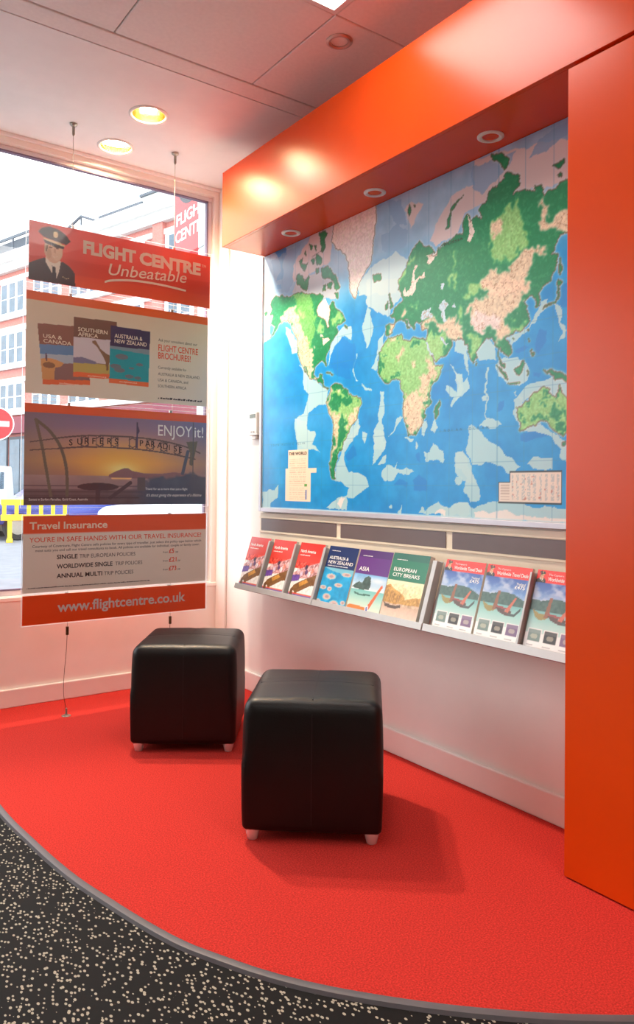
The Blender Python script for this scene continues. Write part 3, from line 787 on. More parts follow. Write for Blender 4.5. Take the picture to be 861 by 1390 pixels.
# ------------------------------------------------------------------ orange canopy box and end panel
BX, BZ0, BZ1, BY0, BY1 = 1.83, 2.318, 2.70, -.35, 3.392
can = thing('canopy_box', 'long orange-red laminate canopy box above the world map', 'canopy', Matrix.Translation((BX, BY0, BZ0)))
L_ = BY1 - BY0; D_ = WX - BX; H_ = BZ1 - BZ0
MB().box(0, .018, 0, L_, 0, H_).build('front_board', M['orange'], can, bevel=.0012, seg=1)
sof = MB().box(.0185, D_, 0, L_ - .018, 0.0, .055).build('soffit_board', M['orange'], can)
SPOTS = [(1.988, 2.994), (1.989, 2.373), (1.989, 1.754)]
cut(sof, [(x - BX, y - BY0, -.05, .035, .031) for x, y in SPOTS])
MB().box(.0185, D_, L_ - .0175, L_, 0, H_).build('end_board', M['orange'], can, bevel=.0012, seg=1)
MB().box(.0185, D_, 0, L_ - .018, H_ - .02, H_ - .002).build('top_board', M['orange'], can)
for (x, y), where in zip(SPOTS, ('nearest the window', 'between the other two', 'nearest the end panel')):
    downlight(x, y, BZ0, 'small unlit round spotlight under the orange canopy, ' + where, .046, .029, .024, M['ring'], M['chromering'], M['bulb_off'], False, 'canopy spotlights', name='canopy_spotlight', bs=.6)
pan = thing('end_panel', 'tall orange-red laminate end panel standing beside the world map', 'panel', Matrix.Translation((BX, BY0, 0)))
PL = 1.326 - BY0
MB().box(0, .02, 0, PL, 0.004, 2.306).build('front_board', M['orange'], pan, bevel=.0015, seg=1)
MB().box(.0205, D_ - .002, PL - .02, PL - .0005, 0.004, 2.306).build('side_board', M['orange'], pan, bevel=.0015, seg=1)

# ------------------------------------------------------------------ world map on the wall
MY0 = 3.392; MW = MY0 - 1.33; MZ0 = .99; MH = 2.316 - MZ0
def blur(m, n):
    f = m.astype(float)
    for _ in range(n):
        g = np.pad(f, 1, mode='edge'); f = (g[:-2, 1:-1] + g[2:, 1:-1] + g[1:-1, :-2] + g[1:-1, 2:] + 2 * f) / 6
    return f
def world_map():
    nx, ny = 620, 420
    cv = Canvas(nx, ny)
    X = cv.x * MW * 1000; Y = (1 - cv.y) * MH * 1000           # millimetres on the sheet
    w1 = (fbm(X / 22, Y / 22, 4, 3) - .5) * 22; w2 = (fbm(X / 22, Y / 22, 4, 9) - .5) * 22
    Xw, Yw = X + w1, Y + w2
    big = fbm(X / 160, Y / 160, 4, 21)
    mid = fbm(X / 45, Y / 45, 4, 31)
    fine = fbm(X / 12, Y / 12, 3, 41)
    north = np.clip((Y - 860) / 260, 0, 1)                       # the Arctic is printed paler
    sea = np.array((14, 150, 220.)) * (1 - north[..., None]) + np.array((160, 196, 222.)) * north[..., None]
    sea = sea + ((big - .5) * 70)[..., None] * np.array((1.0, .55, .35)) + ((mid - .5) * 22)[..., None]
    cv.c = sea
    PAL = dict(bering=(232, 214, 194), pink=(230, 206, 200), pinkg=(214, 200, 196), pale=(200, 222, 222), shelf=(186, 220, 222), white=(244, 234, 226),
               deep=(14, 130, 212), arctic=(134, 176, 212), dgreen=(0, 134, 80), mgreen=(112, 186, 96), lgreen=(154, 212, 126), peach=(246, 214, 182),
               ice=(240, 220, 212), bay=(240, 226, 212), sea=(196, 220, 230), greenland=(246, 224, 214))
    P = [(k, np.array([tuple(map(float, q.split(','))) for q in s.split()])) for k, s in MAP_SHAPES]
    land = np.zeros(X.shape, bool)
    for k, p in P:
        if k in ('land', 'greenland'): land |= cv.inside(p, Xw, Yw)
    f = land.astype(float)
    for _ in range(7):                                           # shallow water along every coast
        g = np.pad(f, 1, mode='edge'); f = (g[:-2, 1:-1] + g[2:, 1:-1] + g[1:-1, :-2] + g[1:-1, 2:] + 2 * f) / 6
    sx = X + (fbm(X / 40, Y / 40, 3, 5) - .5) * 26; sy = Y + (fbm(X / 40, Y / 40, 3, 6) - .5) * 26
    lmask = np.zeros(X.shape, bool)
    started = False
    for k, p in P:
        if k in ('land', 'greenland'):
            if not started:
                started = True
                cv.blend(np.clip(f * 3.2, 0, 1) * (~land), (204, 224, 226), .85)
            m2 = cv.inside(p, Xw, Yw)
            if k == 'land':
                cv.blend(m2, (4, 138, 84))
            else:
                cv.blend(m2, PAL[k])
        elif k in ('dgreen', 'mgreen', 'lgreen', 'peach', 'ice'):
            px = X + (mid - .5) * 70 + (fine - .5) * 40; py = Y + (fbm(X / 45, Y / 45, 4, 77) - .5) * 70 + (fbm(X / 12, Y / 12, 3, 78) - .5) * 40
            cv.blend(blur(cv.inside(p, px, py), 1 if k == 'dgreen' else 3) * land, PAL[k], .94)
        elif k in ('bay', 'sea'):
            cv.blend(cv.inside(p, Xw, Yw), PAL[k])
        else:
            a = .75 if k in ('arctic', 'bering', 'pinkg', 'deep') else .92
            cv.blend(cv.inside(p, sx, sy), PAL[k], a)
    rel = fbm(X / 7, Y / 7, 3, 51)
    ridge = np.abs(fbm(X / 26, Y / 26, 4, 61) - .5)
    cv.c = np.where(land[..., None], cv.c + ((rel - .5) * (18 + 46 * (cv.c[..., 0] > 90)))[..., None], cv.c)
    ice = np.zeros(X.shape, bool)
    for k, p in P:
        if k == 'greenland': ice |= cv.inside(p, Xw, Yw)
    pe = land & (cv.c[..., 0] > 185) & ~ice
    cv.blend(pe & (ridge < .022), (166, 122, 84), .55)
    cv.blend(land & ~pe & (fine > .64), (196, 216, 150), .16)
    gy, gx = np.gradient(land.astype(float)); cv.blend((np.hypot(gx, gy) > .3), (112, 88, 66), .6)
    for gxm in range(60, 2060, 118): cv.blend((np.abs(X - gxm) < 1.8) & ~land, (70, 140, 180), .35)
    for gym in (120, 205, 330, 455, 560, 680, 800): cv.blend((np.abs(Y - gym) < 1.6) & ~land, (70, 140, 180), .35)
    # title cartouche and index table
    for x0, x1, y0, y1 in ((248, 420, 190, 293), (226, 490, 178, 200), (226, 446, 38, 200)): cv.blend((X > x0) & (X < x1) & (Y > y0) & (Y < y1), (252, 228, 202))
    for gym in range(50, 255, 11): cv.blend((np.abs(Y - gym) < 2) & (X > 260) & (X < 405) & (vnoise(X / 5, Y / 11, 4) > .35), (206, 174, 146), .6)
    cv.blend((X > 392) & (X < 416) & (Y > 112) & (Y < 124), (90, 160, 70)); cv.blend((X > 400) & (X < 412) & (Y > 50) & (Y < 96), (60, 110, 180))
    for x0, x1, y0, y1 in ((1650, 1868, 60, 172), (1600, 1868, 60, 136)): cv.blend((X > x0) & (X < x1) & (Y > y0) & (Y < y1), (44, 58, 62))
    for x0, x1, y0, y1 in ((1655, 1863, 65, 167), (1605, 1863, 65, 131)): cv.blend((X > x0) & (X < x1) & (Y > y0) & (Y < y1), (236, 222, 206))
    t1 = (X > 1662) & (X < 1856) & (Y > 72) & (Y < 160)
    cv.blend(t1 & ((X // 12) % 2 == 0) & (vnoise(X / 3, Y / 3.2, 8) > .45), (176, 186, 184), .7)
    cv.blend(t1 & (vnoise(X / 9, Y / 9, 15) > .86), (190, 120, 100), .8)
    cv.blend((X > 1610) & (X < 1650) & (Y > 70) & (Y < 126) & ((Y // 5) % 2 == 0), (196, 176, 160), .8)
    e = (X < 5) | (X > MW * 1000 - 5) | (Y < 5)
    cv.blend(e, (214, 232, 236), .8)
    return cv
wm = thing('world_map', 'large framed physical world map hung on the wall under the orange canopy', 'map', frame((WX - .016, MY0, MZ0), (0, -1, 0), (0, 0, 1)))
MB().box(-.0, MW, 0, MH, -.015, -.001).build('backing_board', M['plastic'], wm)
mp_ = sheet(world_map(), 'map_sheet', MW, MH, M['mapprint'], wm, 0, 0, .0)
fr = MB().box(-.021, -.0005, -.021, MH, -.0155, .008).build('frame_rail', M['alu'], wm, bevel=.002)
MB().box(-.0, MW - .002, -.021, -.0005, -.0155, .008).build('frame_rail', M['alu'], wm, bevel=.002)
tx = MB(); text(tx, 'THE WORLD', .256, .268, .014, .155, .02, z=.0008); lay(tx, 'title_lettering', M['bronze'], mp_)
for word, x_, y_, st in (('INDIAN', 1.31, .327, .021), ('OCEAN', 1.46, .327, .021), ('SOUTH', .09, .318, .016), ('PACIFIC', .19, .318, .016), ('OCEAN', .32, .318, .016)):
    tx = MB()
    for k, ch in enumerate(word): text(tx, ch, x_ + k * st, y_, .010, None, z=.0008)
    lay(tx, 'ocean_lettering', M['blue_ink'], mp_)
tx = MB(); text(tx, 'RUSSIA', 1.325, 1.045, .010, .10, z=.0008); lay(tx, 'country_lettering', M['dark_ink'], mp_)
tx = MB(); text(tx, 'GREENLAND', .44, 1.215, .008, .10, rot=.15, z=.0008); lay(tx, 'country_lettering', M['dark_ink'], mp_)

# slatwall strip below the map
sw = thing('slatwall_strip', 'cream slatwall strip with grey-brown slots below the world map', 'slatwall', frame((WX - .002, 3.42, .60), (0, -1, 0), (0, 0, 1)))
MB().box(0, 3.42 - 1.33, 0, .362, 0, .006).build('board', M['slat'], sw, bevel=.001, seg=1)
for (a, b2) in ((3.406, 2.749), (2.716, 2.053), (2.019, 1.336)):
    MB().box(3.42 - a, 3.42 - b2, .870 - .60, .933 - .60, .0065, .0085).build('slot_panel', M['slot'], sw)
for z in (.862, .936):
    MB().box(0, 3.42 - 1.334, z - .60, z + .006 - .60, .0065, .011).build('slat_lip', M['slat'], sw)

# thermostat
th = thing('thermostat', 'white wall thermostat with small grey display beside the world map', 'thermostat', frame((WX - .001, 3.522, 1.354), (0, -1, 0), (0, 0, 1)))
bd = MB().box(0, .082, .02, .145, 0, .024).build('body', M['plastic'], th, bevel=.004)
MB().box(.012, .070, .115, .135, .0245, .0255).build('display', M['lcd'], th)
MB().box(.02, .062, .0, .019, 0, .016).build('base_cover', M['plastic'], th, bevel=.003)
for k in range(2): MB().box(.022 + k * .024, .036 + k * .024, .035, .045, .0245, .0265).build('button', M['rack'], th, bevel=.001, seg=1)
# ------------------------------------------------------------------ brochure racks
RB = (WX - .145, .575)                       # bottom of the sloping back plate (x, z)
RUP = Vector((.085, 0, .26))
def rack(y_left, w, dividers, label):
    r = thing('brochure_rack', label, 'rack', frame((RB[0], y_left, RB[1]), (0, -1, 0), RUP))
    MB().box(0, w, 0, .262, -.004, 0).build('back_plate', M['rack'], r, bevel=.001, seg=1)
    MB().box(0, w, -.006, -.002, -.004, .030).build('tray_floor', M['rack'], r, bevel=.001, seg=1)
    MB().box(0, w, -.006, .021, .0305, .0335).build('front_lip', M['rack'], r, bevel=.001, seg=1)
    MB().box(.03, w - .03, .02, .2, -.03, -.0045).build('mounting_rail', M['slot'], r)
    for (a, b2, h) in dividers:
        MB().box(a, b2, -.0015, h, .0003, .030).build('divider', M['rack'], r, bevel=.001, seg=1)
    return r
rack(3.395, .683, [(.199, .213, .258), (.432, .446, .258), (.665, .683, .258)], 'grey metal brochure rack holding three matching red North America brochures')
rack(2.708, .694, [(.672, .694, .258)], 'grey metal brochure rack holding the Australia, Asia and European brochures')
rack(2.008, .676, [(.4195, .428, .258)], 'grey metal brochure rack holding travel deals brochures beside the end panel')

def pilot(cv, x, y, w, h):
    """plain uniformed figure: dark peaked cap, face, white collar, dark jacket"""
    q = lambda pts: [(x + a * w, y + b2 * h) for a, b2 in pts]
    cv.poly(q([(0, 1), (0, .72), (.12, .66), (.33, .58), (.5, .68), (.72, .60), (.86, .66), (.98, .76), (1, 1)]), (40, 32, 32))
    cv.poly(q([(.36, .56), (.68, .60), (.64, .78), (.58, .94), (.36, .66)]), (224, 204, 176))
    cv.poly(q([(.49, .70), (.56, .71), (.60, .96), (.50, .94)]), (34, 28, 30))
    cv.ell(x + .52 * w, y + .42 * h, .20 * w, .23 * h, (206, 150, 110))
    cv.ell(x + .58 * w, y + .42 * h, .12 * w, .18 * h, (224, 176, 134), .6)
    for a in (.46, .60): cv.ell(x + a * w, y + .385 * h, .035 * w, .014 * h, (92, 56, 40))
    cv.poly(q([(.53, .40), (.56, .40), (.575, .475), (.52, .47)]), (186, 128, 92))
    cv.line(q([(.47, .53), (.535, .545), (.61, .525)]), .014 * w, (236, 214, 196)); cv.line(q([(.38, .36), (.37, .46)]), .03 * w, (110, 84, 64)); cv.ell(x + .43 * w, y + .50 * h, .05 * w, .08 * h, (176, 118, 84), .5)
    cv.poly(q([(.30, .24), (.76, .31), (.74, .355), (.32, .30)]), (226, 190, 120))
    cv.poly(q([(.30, .27), (.74, .335), (.74, .375), (.55, .37), (.34, .325)]), (38, 30, 30))
    cv.poly(q([(.19, .15), (.26, .08), (.42, .03), (.62, .05), (.78, .12), (.88, .22), (.80, .295), (.30, .225)]), (44, 36, 34))
    cv.ell(x + .56 * w, y + .15 * h, .055 * w, .055 * h, (222, 186, 116))
    cv.line(q([(.72, .86), (.80, .885), (.86, .87)]), .02 * w, (222, 190, 130))

def cover_north_america():
    cv = Canvas(66, 92, (214, 44, 30)); A = 1.35
    cv.grad(0, .46, [(0, (206, 44, 34)), (1, (226, 58, 34))])
    cv.rect(0, 1, .46, 1, (244, 238, 232))
    cv.poly([(0, .55), (.15, .48), (.4, .42), (.7, .36), (1, .30), (1, .55), (.6, .6), (0, .66)], (206, 150, 150))
    cv.noise(0, 1, .34, .62, 110, 22, 3, A)
    cv.poly([(0, .58), (.3, .56), (.3, .66), (0, .70)], (108, 70, 160))
    for (a, b2, c) in ((.2, .5, (220, 190, 196)), (.48, .42, (70, 40, 70)), (.52, .5, (96, 60, 110)), (.75, .47, (222, 130, 110)), (.88, .42, (226, 180, 180)), (.34, .54, (210, 190, 210)), (.64, .53, (230, 220, 224))): cv.ell(a, b2, .055, .045, c)
    cv.noise(0, 1, .36, .60, 45, 30, 13, A)
    hor = [(.05, .93), (.06, .82), (.16, .74), (.34, .68), (.6, .60), (.82, .55), (1, .50), (1, .70), (.8, .72), (.55, .80), (.36, .86), (.26, .96), (.2, .95), (.24, .86), (.14, .84), (.12, .94)]
    cv.poly(hor, (126, 84, 40)); 
    cv.poly([(.34, .70), (.6, .62), (.7, .66), (.4, .76)], (206, 146, 60)); cv.noise(0, 1, .55, .95, 26, 20, 5, A)
    cv.poly([(.12, .86), (.2, .84), (.2, .9), (.13, .91)], (246, 240, 230))
    cv.rect(0, 1, .87, .895, (232, 74, 44), .8); cv.rect(0, 1, .895, .935, (110, 84, 160), .85); cv.poly([(.04, .97), (.06, .84), (.14, .8), (.2, .95)], (110, 72, 40))
    cv.rect(0, 1, .935, 1, (234, 62, 30))
    return cv
def cover_australia():
    cv = Canvas(66, 92, (16, 42, 98)); A = 1.35
    cv.rect(0, 1, .36, 1, (20, 160, 214)); cv.noise(0, 1, .36, 1, 34, 6, 11, A)
    cv.poly([(0, .36), (1, .36), (1, .44), (.6, .43), (.3, .41)], (120, 190, 210))
    for (a, b2, rx, ry) in ((.3, .50, .14, .04), (.62, .62, .12, .03), (.35, .70, .07, .03), (.12, .69, .10, .03), (.32, .83, .12, .045), (.62, .93, .14, .055), (.9, .88, .07, .03), (.8, .44, .15, .03), (.06, .92, .08, .03)):
        cv.ell(a, b2, rx * 1.25, ry * 1.25, (120, 200, 220)); cv.ell(a, b2, rx, ry, (216, 186, 176)); cv.ell(a + .01, b2, rx * .55, ry * .5, (176, 150, 150))
    return cv
def cover_asia():
    cv = Canvas(66, 92, (96, 42, 126)); A = 1.35
    cv.rect(0, 1, 0, .38, (98, 40, 128)); cv.rect(0, 1, 0, .12, (78, 34, 110))
    cv.grad(.38, .62, [(0, (120, 180, 226)), (1, (226, 236, 238))]); cv.grad(.62, 1, [(0, (120, 196, 190)), (.5, (198, 226, 206)), (1, (236, 230, 206))])
    cv.ell(.75, .46, .3, .05, (240, 244, 246), .8, True)
    cv.poly([(.02, .60), (.1, .54), (.2, .5), (.3, .52), (.34, .44), (.44, .40), (.52, .42), (.56, .52), (.55, .61), (.3, .62)], (70, 92, 84)); cv.noise(0, .6, .4, .62, 26, 14, 2, A)
    cv.poly([(.1, .66), (.3, .685), (.6, .675), (.66, .69), (.4, .71), (.16, .70)], (60, 110, 96))
    cv.poly([(.02, .87), (.3, .86), (.56, .88), (.62, .93), (.5, 1), (0, 1)], (222, 128, 40)); cv.poly([(.02, .92), (.5, .93), (.44, 1), (0, 1)], (238, 160, 70))
    cv.poly([(.52, .95), (.6, .86), (.84, .56), (.9, .50), (.93, .54), (.7, .86), (.62, .98)], (232, 104, 40))
    cv.poly([(.56, .86), (.64, .84), (.68, .95), (.6, 1), (.56, .94)], (240, 230, 226)); cv.poly([(.58, .87), (.62, .86), (.64, .93), (.6, .93)], (60, 80, 170))
    return cv
def cover_europe():
    cv = Canvas(66, 92, (14, 118, 84)); A = 1.35
    cv.rect(0, 1, 0, .1, (22, 100, 80)); cv.grad(.40, .68, [(0, (250, 244, 196)), (1, (244, 216, 150))]); cv.grad(.68, 1, [(0, (196, 160, 120)), (.5, (226, 190, 166)), (1, (240, 214, 190))])
    cv.poly([(0, .5), (.1, .46), (.22, .52), (.4, .56), (.52, .6), (.6, .66), (.8, .62), (1, .60), (1, .72), (.6, .73), (.3, .74), (0, .73)], (200, 148, 60))
    cv.noise(0, 1, .44, .76, 60, 22, 7, A)
    for k in range(9): cv.line([(.03 + k * .05, .52 + k * .012), (.03 + k * .05, .72)], .012, (120, 80, 36), .7, A)
    cv.poly([(0, .72), (.1, .75), (.35, .77), (.5, .74), (.52, .78), (.36, .81), (.1, .80)], (84, 60, 40)); cv.noise(0, 1, .74, 1, 12, 30, 9, A)
    return cv
def cover_deals():
    cv = Canvas(70, 96, (248, 246, 242)); A = 1.35
    cv.rect(0, 1, 0, .155, (236, 52, 40)); pilot(cv, .0, .005, .2, .155)
    cv.grad(.155, .45, [(0, (64, 96, 172)), (.6, (110, 150, 206)), (1, (190, 208, 224))])
    cl = fbm(cv.x * 4, cv.y * 8, 4, 5); cv.blend(((cv.y > .155) & (cv.y < .42)) * np.clip((cl - .42) * 4, 0, 1), (222, 228, 238), .7)
    cv.poly([(0, .46), (0, .36), (.2, .37), (.45, .33), (.7, .34), (1, .42), (1, .50), (0, .50)], (76, 106, 96)); cv.noise(0, 1, .33, .5, 18, 20, 6, A)
    cv.grad(.485, .755, [(0, (120, 180, 176)), (.4, (160, 208, 200)), (1, (206, 230, 222))])
    cv.poly([(.06, .48), (.12, .56), (.22, .60), (.34, .58), (.4, .5), (.34, .52), (.2, .52)], (158, 142, 76)); cv.poly([(.30, .56), (.36, .32), (.41, .32), (.39, .56)], (150, 96, 66))
    cv.poly([(.36, .53), (.45, .58), (.62, .62), (.72, .60), (.74, .55), (.6, .55), (.48, .53)], (96, 70, 60)); cv.poly([(.36, .5), (.7, .53), (.7, .55), (.4, .53)], (160, 76, 70))
    cv.poly([(.58, .57), (.76, .38), (.8, .38), (.66, .58)], (206, 112, 84)); cv.poly([(.66, .58), (.8, .58), (.92, .50), (.92, .54), (.8, .62), (.68, .62)], (80, 90, 84))
    cv.rect(0, 1, .755, 1, (248, 246, 242))
    for a, c in ((.05, (120, 140, 130)), (.37, (50, 42, 34)), (.69, (126, 96, 130))):
        cv.rect(a, a + .27, .70, .86, (246, 244, 240)); cv.rect(a + .015, a + .255, .71, .85, c)
        cv.rect(a + .015, a + .255, .71, .75, tuple(int(v * .8 + 40) for v in c)); cv.ell(a + .135, .79, .07, .03, (214, 206, 180), .6)
    cv.rect(.06, .2, .885, .90, (150, 140, 140), .7); cv.rect(.38, .55, .885, .90, (150, 140, 140), .7); cv.rect(.70, .86, .885, .90, (150, 140, 140), .7)
    for a in (.2, .52, .84): cv.rect(a, a + .12, .92, .935, (232, 90, 80), .8)
    return cv

BW_, BH_ = .206, .272
def brochure(y_left, cvf, lettering, label, group=None, w=BW_, thick=.014, src=None):
    r = thing('brochure', label, 'brochure', frame((RB[0], y_left, RB[1]), (0, -1, 0), RUP), group)
    if src is not None:
        for ch in src.children:
            c = ch.copy(); COL.objects.link(c); c.parent = r
            for g in ch.children:
                d = g.copy(); COL.objects.link(d); d.parent = c
        return r
    MB().box(0, w, .0, BH_, .001, .001 + thick).build('page_block', M['paper'], r)
    cv = sheet(cvf(), 'cover', w, BH_, M['print'], r, 0, 0, .0016 + thick)
    for k, (mt, items) in enumerate(lettering):
        for (s, fx, fy, cap, fw, bold) in items:
            t_ = MB(); text(t_, s, fx * w, (1 - fy) * BH_, cap * BH_, None if fw is None else fw * w, bold, z=.0022 + thick)
            lay(t_, 'lettering', M[mt], cv)
    return r
na = brochure(3.391, cover_north_america, [('white_ink', [('North America', .08, .17, .05, .62, .02), ('~', .08, .225, .022, .42, 0), ('www.flightcentre.co.uk', .5, .98, .022, .36, 0)])],
              'red North America brochure with racing horses, the one nearest the window', 'North America brochures in one rack', w=.193)
for y, where in ((3.391 - .226, 'between two matching ones'), (3.391 - .459, 'next to the dark blue brochure')): brochure(y, None, None, 'red North America brochure with racing horses, ' + where, 'North America brochures in one rack', src=na)
brochure(2.703, cover_australia, [('white_ink', [('~', .1, .08, .016, .3, 0), ('AUSTRALIA &', .08, .215, .05, .66, .012), ('NEW ZEALAND', .08, .29, .05, .84, .012), ('~', .08, .33, .018, .7, 0)])],
         'dark blue Australia and New Zealand brochure with coral reefs seen from above')
brochure(2.487, cover_asia, [('white_ink', [('~', .12, .10, .016, .3, 0), ('ASIA', .1, .33, .062, .32, .012)])],
         'purple Asia brochure with a longtail boat and rocky island on its cover', w=.21)
brochure(2.262, cover_europe, [('white_ink', [('~', .12, .10, .016, .3, 0), ('EUROPEAN', .1, .265, .052, .62, .012), ('CITY BREAKS', .1, .345, .052, .74, .012)])],
         'green European City Breaks brochure with golden waterfront on its cover', thick=.024)
lt_ = [('white_ink', [("The Captain's", .24, .06, .022, .3, 0), ('Worldwide Travel Deals', .24, .125, .045, .7, .015), ('Thailand', .72, .225, .028, .2, .01), ('\u00a3475', .70, .275, .042, .22, .015)])]
dl = brochure(1.983, cover_deals, lt_, 'red and blue travel deals brochure with longtail boats, nearest the green brochure', 'travel deals brochures in one rack', w=.190, thick=.012)
for y, where in ((1.783, 'between two matching ones'), (1.572, 'beside the orange end panel')): brochure(y, None, None, 'red and blue travel deals brochure with longtail boats, ' + where, 'travel deals brochures in one rack', src=dl)

# ------------------------------------------------------------------ hanging posters in the shop window
PY = 3.60
def poster(label, x0, x1, z0, z1, cv, e=.012, name='hanging_poster'):
    w, h = x1 - x0, z1 - z0
    r = thing(name, label, 'poster', frame((x0, PY, z0), (1, 0, 0), (0, 0, 1)))
    ac = MB().add([(-e, -e, .003), (w + e, -e, .003), (w + e, h + e, .003), (-e, h + e, .003)], [(0, 1, 2, 3)]).build('acrylic_panel', M['acrylic'], r)
    ed = MB()
    ed.box(-e, w + e, -e - .0015, -e, -.002, .004).box(-e, w + e, h + e, h + e + .0015, -.002, .004).box(-e - .0015, -e, -e, h + e, -.002, .004).box(w + e, w + e + .0015, -e, h + e, -.002, .004)
    ed.build('panel_edge', M['acrylic_edge'], ac)
    cv.c = 255 * (np.clip(cv.c, 0, 255) / 255) ** .66          # bright inks on white stock
    p = sheet(cv, 'print', w, h, M['poster'], r, 0, 0, 0)
    for gx in (.205, .73):
        MB().box(gx - .006, gx + .006, h - .004, h + e + .002, -.012, -.003).build('cable_clamp', M['steel'], r)
    return r, p, w, h
def write(p, w, h, mt, items, name='lettering'):
    for it in items:
        t_ = MB()
        s, fx, fy, cap, fw, bold = it[:6]; sh = it[6] if len(it) > 6 else 0; rot = it[7] if len(it) > 7 else 0
        text(t_, s, fx * w, (1 - fy) * h, cap * h, None if fw is None else fw * w, bold, sh, rot, .0007)
        lay(t_, name, M[mt], p)

# 1 brand banner with pilot
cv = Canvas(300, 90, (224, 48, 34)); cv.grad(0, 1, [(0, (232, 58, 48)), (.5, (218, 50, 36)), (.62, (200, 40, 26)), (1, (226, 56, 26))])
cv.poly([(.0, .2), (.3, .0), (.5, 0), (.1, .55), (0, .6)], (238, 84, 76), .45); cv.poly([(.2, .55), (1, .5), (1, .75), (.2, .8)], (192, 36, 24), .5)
pilot(cv, 0, .02, .232, .98)
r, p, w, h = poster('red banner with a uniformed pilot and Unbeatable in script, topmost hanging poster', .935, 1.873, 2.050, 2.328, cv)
write(p, w, h, 'cream_ink', [('FLIGHT', .27, .385, .205, .285, .05), ('CENTRE', .575, .385, .205, .365, .05), ('TM', .945, .23, .05, None, 0)])
write(p, w, h, 'cream_ink', [('Unbeatable', .40, .69, .20, .45, .006, .30, .068)], 'script_lettering')
sw_ = MB(); pts = catmull([(.385, .83), (.43, .775), (.55, .715), (.70, .705), (.85, .735)], 6)
for i, (a, b2) in enumerate(pts):
    k = i / (len(pts) - 1); th_ = .004 + .007 * min(1, 2 * (1 - abs(k - .5) * 1.2))
    sw_.v += [(a * w, (1 - b2) * h - th_ / 2, .0007), (a * w, (1 - b2) * h + th_ / 2, .0007)]
    if i: sw_.f.append((2 * i - 2, 2 * i, 2 * i + 1, 2 * i - 1))
lay(sw_, 'underline_swoosh', M['cream_ink'], p)

# 2 brochure advertisement
cv = Canvas(330, 170, (214, 188, 150)); cv.grad(0, 1, [(0, (206, 178, 136)), (.5, (214, 190, 156)), (1, (218, 196, 166))]); cv.noise(0, 1, 0, 1, 5, 7, 3, .5); cv.rect(0, 1, 0, .085, (228, 66, 22))
def quad(tl, tr, br, bl):
    tl, tr, br, bl = map(np.array, (tl, tr, br, bl))
    return lambda a, b2: tuple((tl * (1 - a) + tr * a) * (1 - b2) + (bl * (1 - a) + br * a) * b2)
q = quad((.055, .31), (.295, .29), (.325, .87), (.085, .905)); Q = lambda *pp: [q(a, b2) for a, b2 in pp]
cv.poly(Q((0, 0), (1, 0), (1, 1), (0, 1)), (112, 62, 46)); cv.poly(Q((0, .34), (1, .34), (1, .62), (0, .62)), (66, 106, 150)); cv.poly(Q((0, .5), (1, .5), (1, .66), (0, .66)), (150, 160, 170)); cv.poly(Q((.2, .66), (1, .62), (1, .92), (.2, .92)), (112, 72, 66))
cv.poly(Q((0, .58), (.14, .56), (.3, .58), (.48, .64), (.4, .70), (.28, .72), (.24, .92), (0, .92)), (204, 124, 62)); cv.ell(*q(.16, .68), .03, .03, (112, 66, 40)); cv.line(Q((.12, .6), (.12, .5)), .008, (60, 40, 50), 1, .5); cv.poly(Q((0, .92), (1, .92), (1, 1), (0, 1)), (230, 78, 36))
q = quad((.235, .2), (.465, .19), (.465, .79), (.235, .80)); Q = lambda *pp: [q(a, b2) for a, b2 in pp]
cv.poly(Q((0, 0), (1, 0), (1, 1), (0, 1)), (88, 54, 40)); cv.poly(Q((0, .33), (1, .33), (1, .75), (0, .75)), (196, 176, 176)); cv.poly(Q((0, .68), (.2, .66), (.5, .72), (.6, .78), (0, .8)), (92, 86, 112)); cv.poly(Q((0, .77), (1, .75), (1, .92), (0, .92)), (170, 140, 60))
cv.poly(Q((.42, .37), (.5, .36), (.53, .39), (.62, .5), (.76, .57), (.95, .62), (.97, .75), (.93, .73), (.82, .72), (.80, .86), (.76, .86), (.74, .72), (.68, .62), (.52, .45), (.43, .41)), (104, 68, 42)); cv.poly(Q((0, .92), (1, .92), (1, 1), (0, 1)), (230, 78, 36))
q = quad((.43, .235), (.652, .245), (.645, .84), (.425, .83)); Q = lambda *pp: [q(a, b2) for a, b2 in pp]
cv.poly(Q((0, 0), (1, 0), (1, 1), (0, 1)), (36, 28, 52)); cv.poly(Q((0, .36), (1, .33), (1, .93), (0, .93)), (20, 122, 132)); cv.poly(Q((0, .36), (1, .33), (1, .42), (0, .40)), (92, 110, 118))
for a, b2, rr in ((.3, .52, .035), (.75, .62, .02), (.25, .76, .03), (.5, .85, .025), (.15, .70, .03), (.72, .86, .02), (.55, .7, .015)): cv.ell(*q(a, b2), rr, rr * .8, (84, 78, 84), .9)
cv.poly(Q((0, .92), (1, .92), (1, 1), (0, 1)), (230, 78, 36))
r, p, w, h = poster('beige poster advertising three travel brochures, hanging below the pilot banner', .927, 1.862, 1.5236, 2.001, cv)
write(p, w, h, 'cream_ink', [('USA &', .083, .445, .036, .095, .01), ('CANADA', .085, .493, .036, .14, .01), ('SOUTHERN', .258, .335, .038, .155, .01), ('AFRICA', .258, .385, .038, .105, .01), ('AUSTRALIA &', .452, .355, .04, .155, .01), ('NEW ZEALAND', .452, .41, .04, .18, .01),
                           ('www.flightcentre.co.uk', .165, .885, .016, .1, 0), ('www.flightcentre.co.uk', .31, .785, .016, .1, 0), ('www.flightcentre.co.uk', .48, .815, .016, .1, 0)])
write(p, w, h, 'orange_ink', [('FLIGHT CENTRE', .70, .435, .065, .24, .012), ('BROCHURES!', .70, .52, .065, .195, .012)], 'heading_lettering')
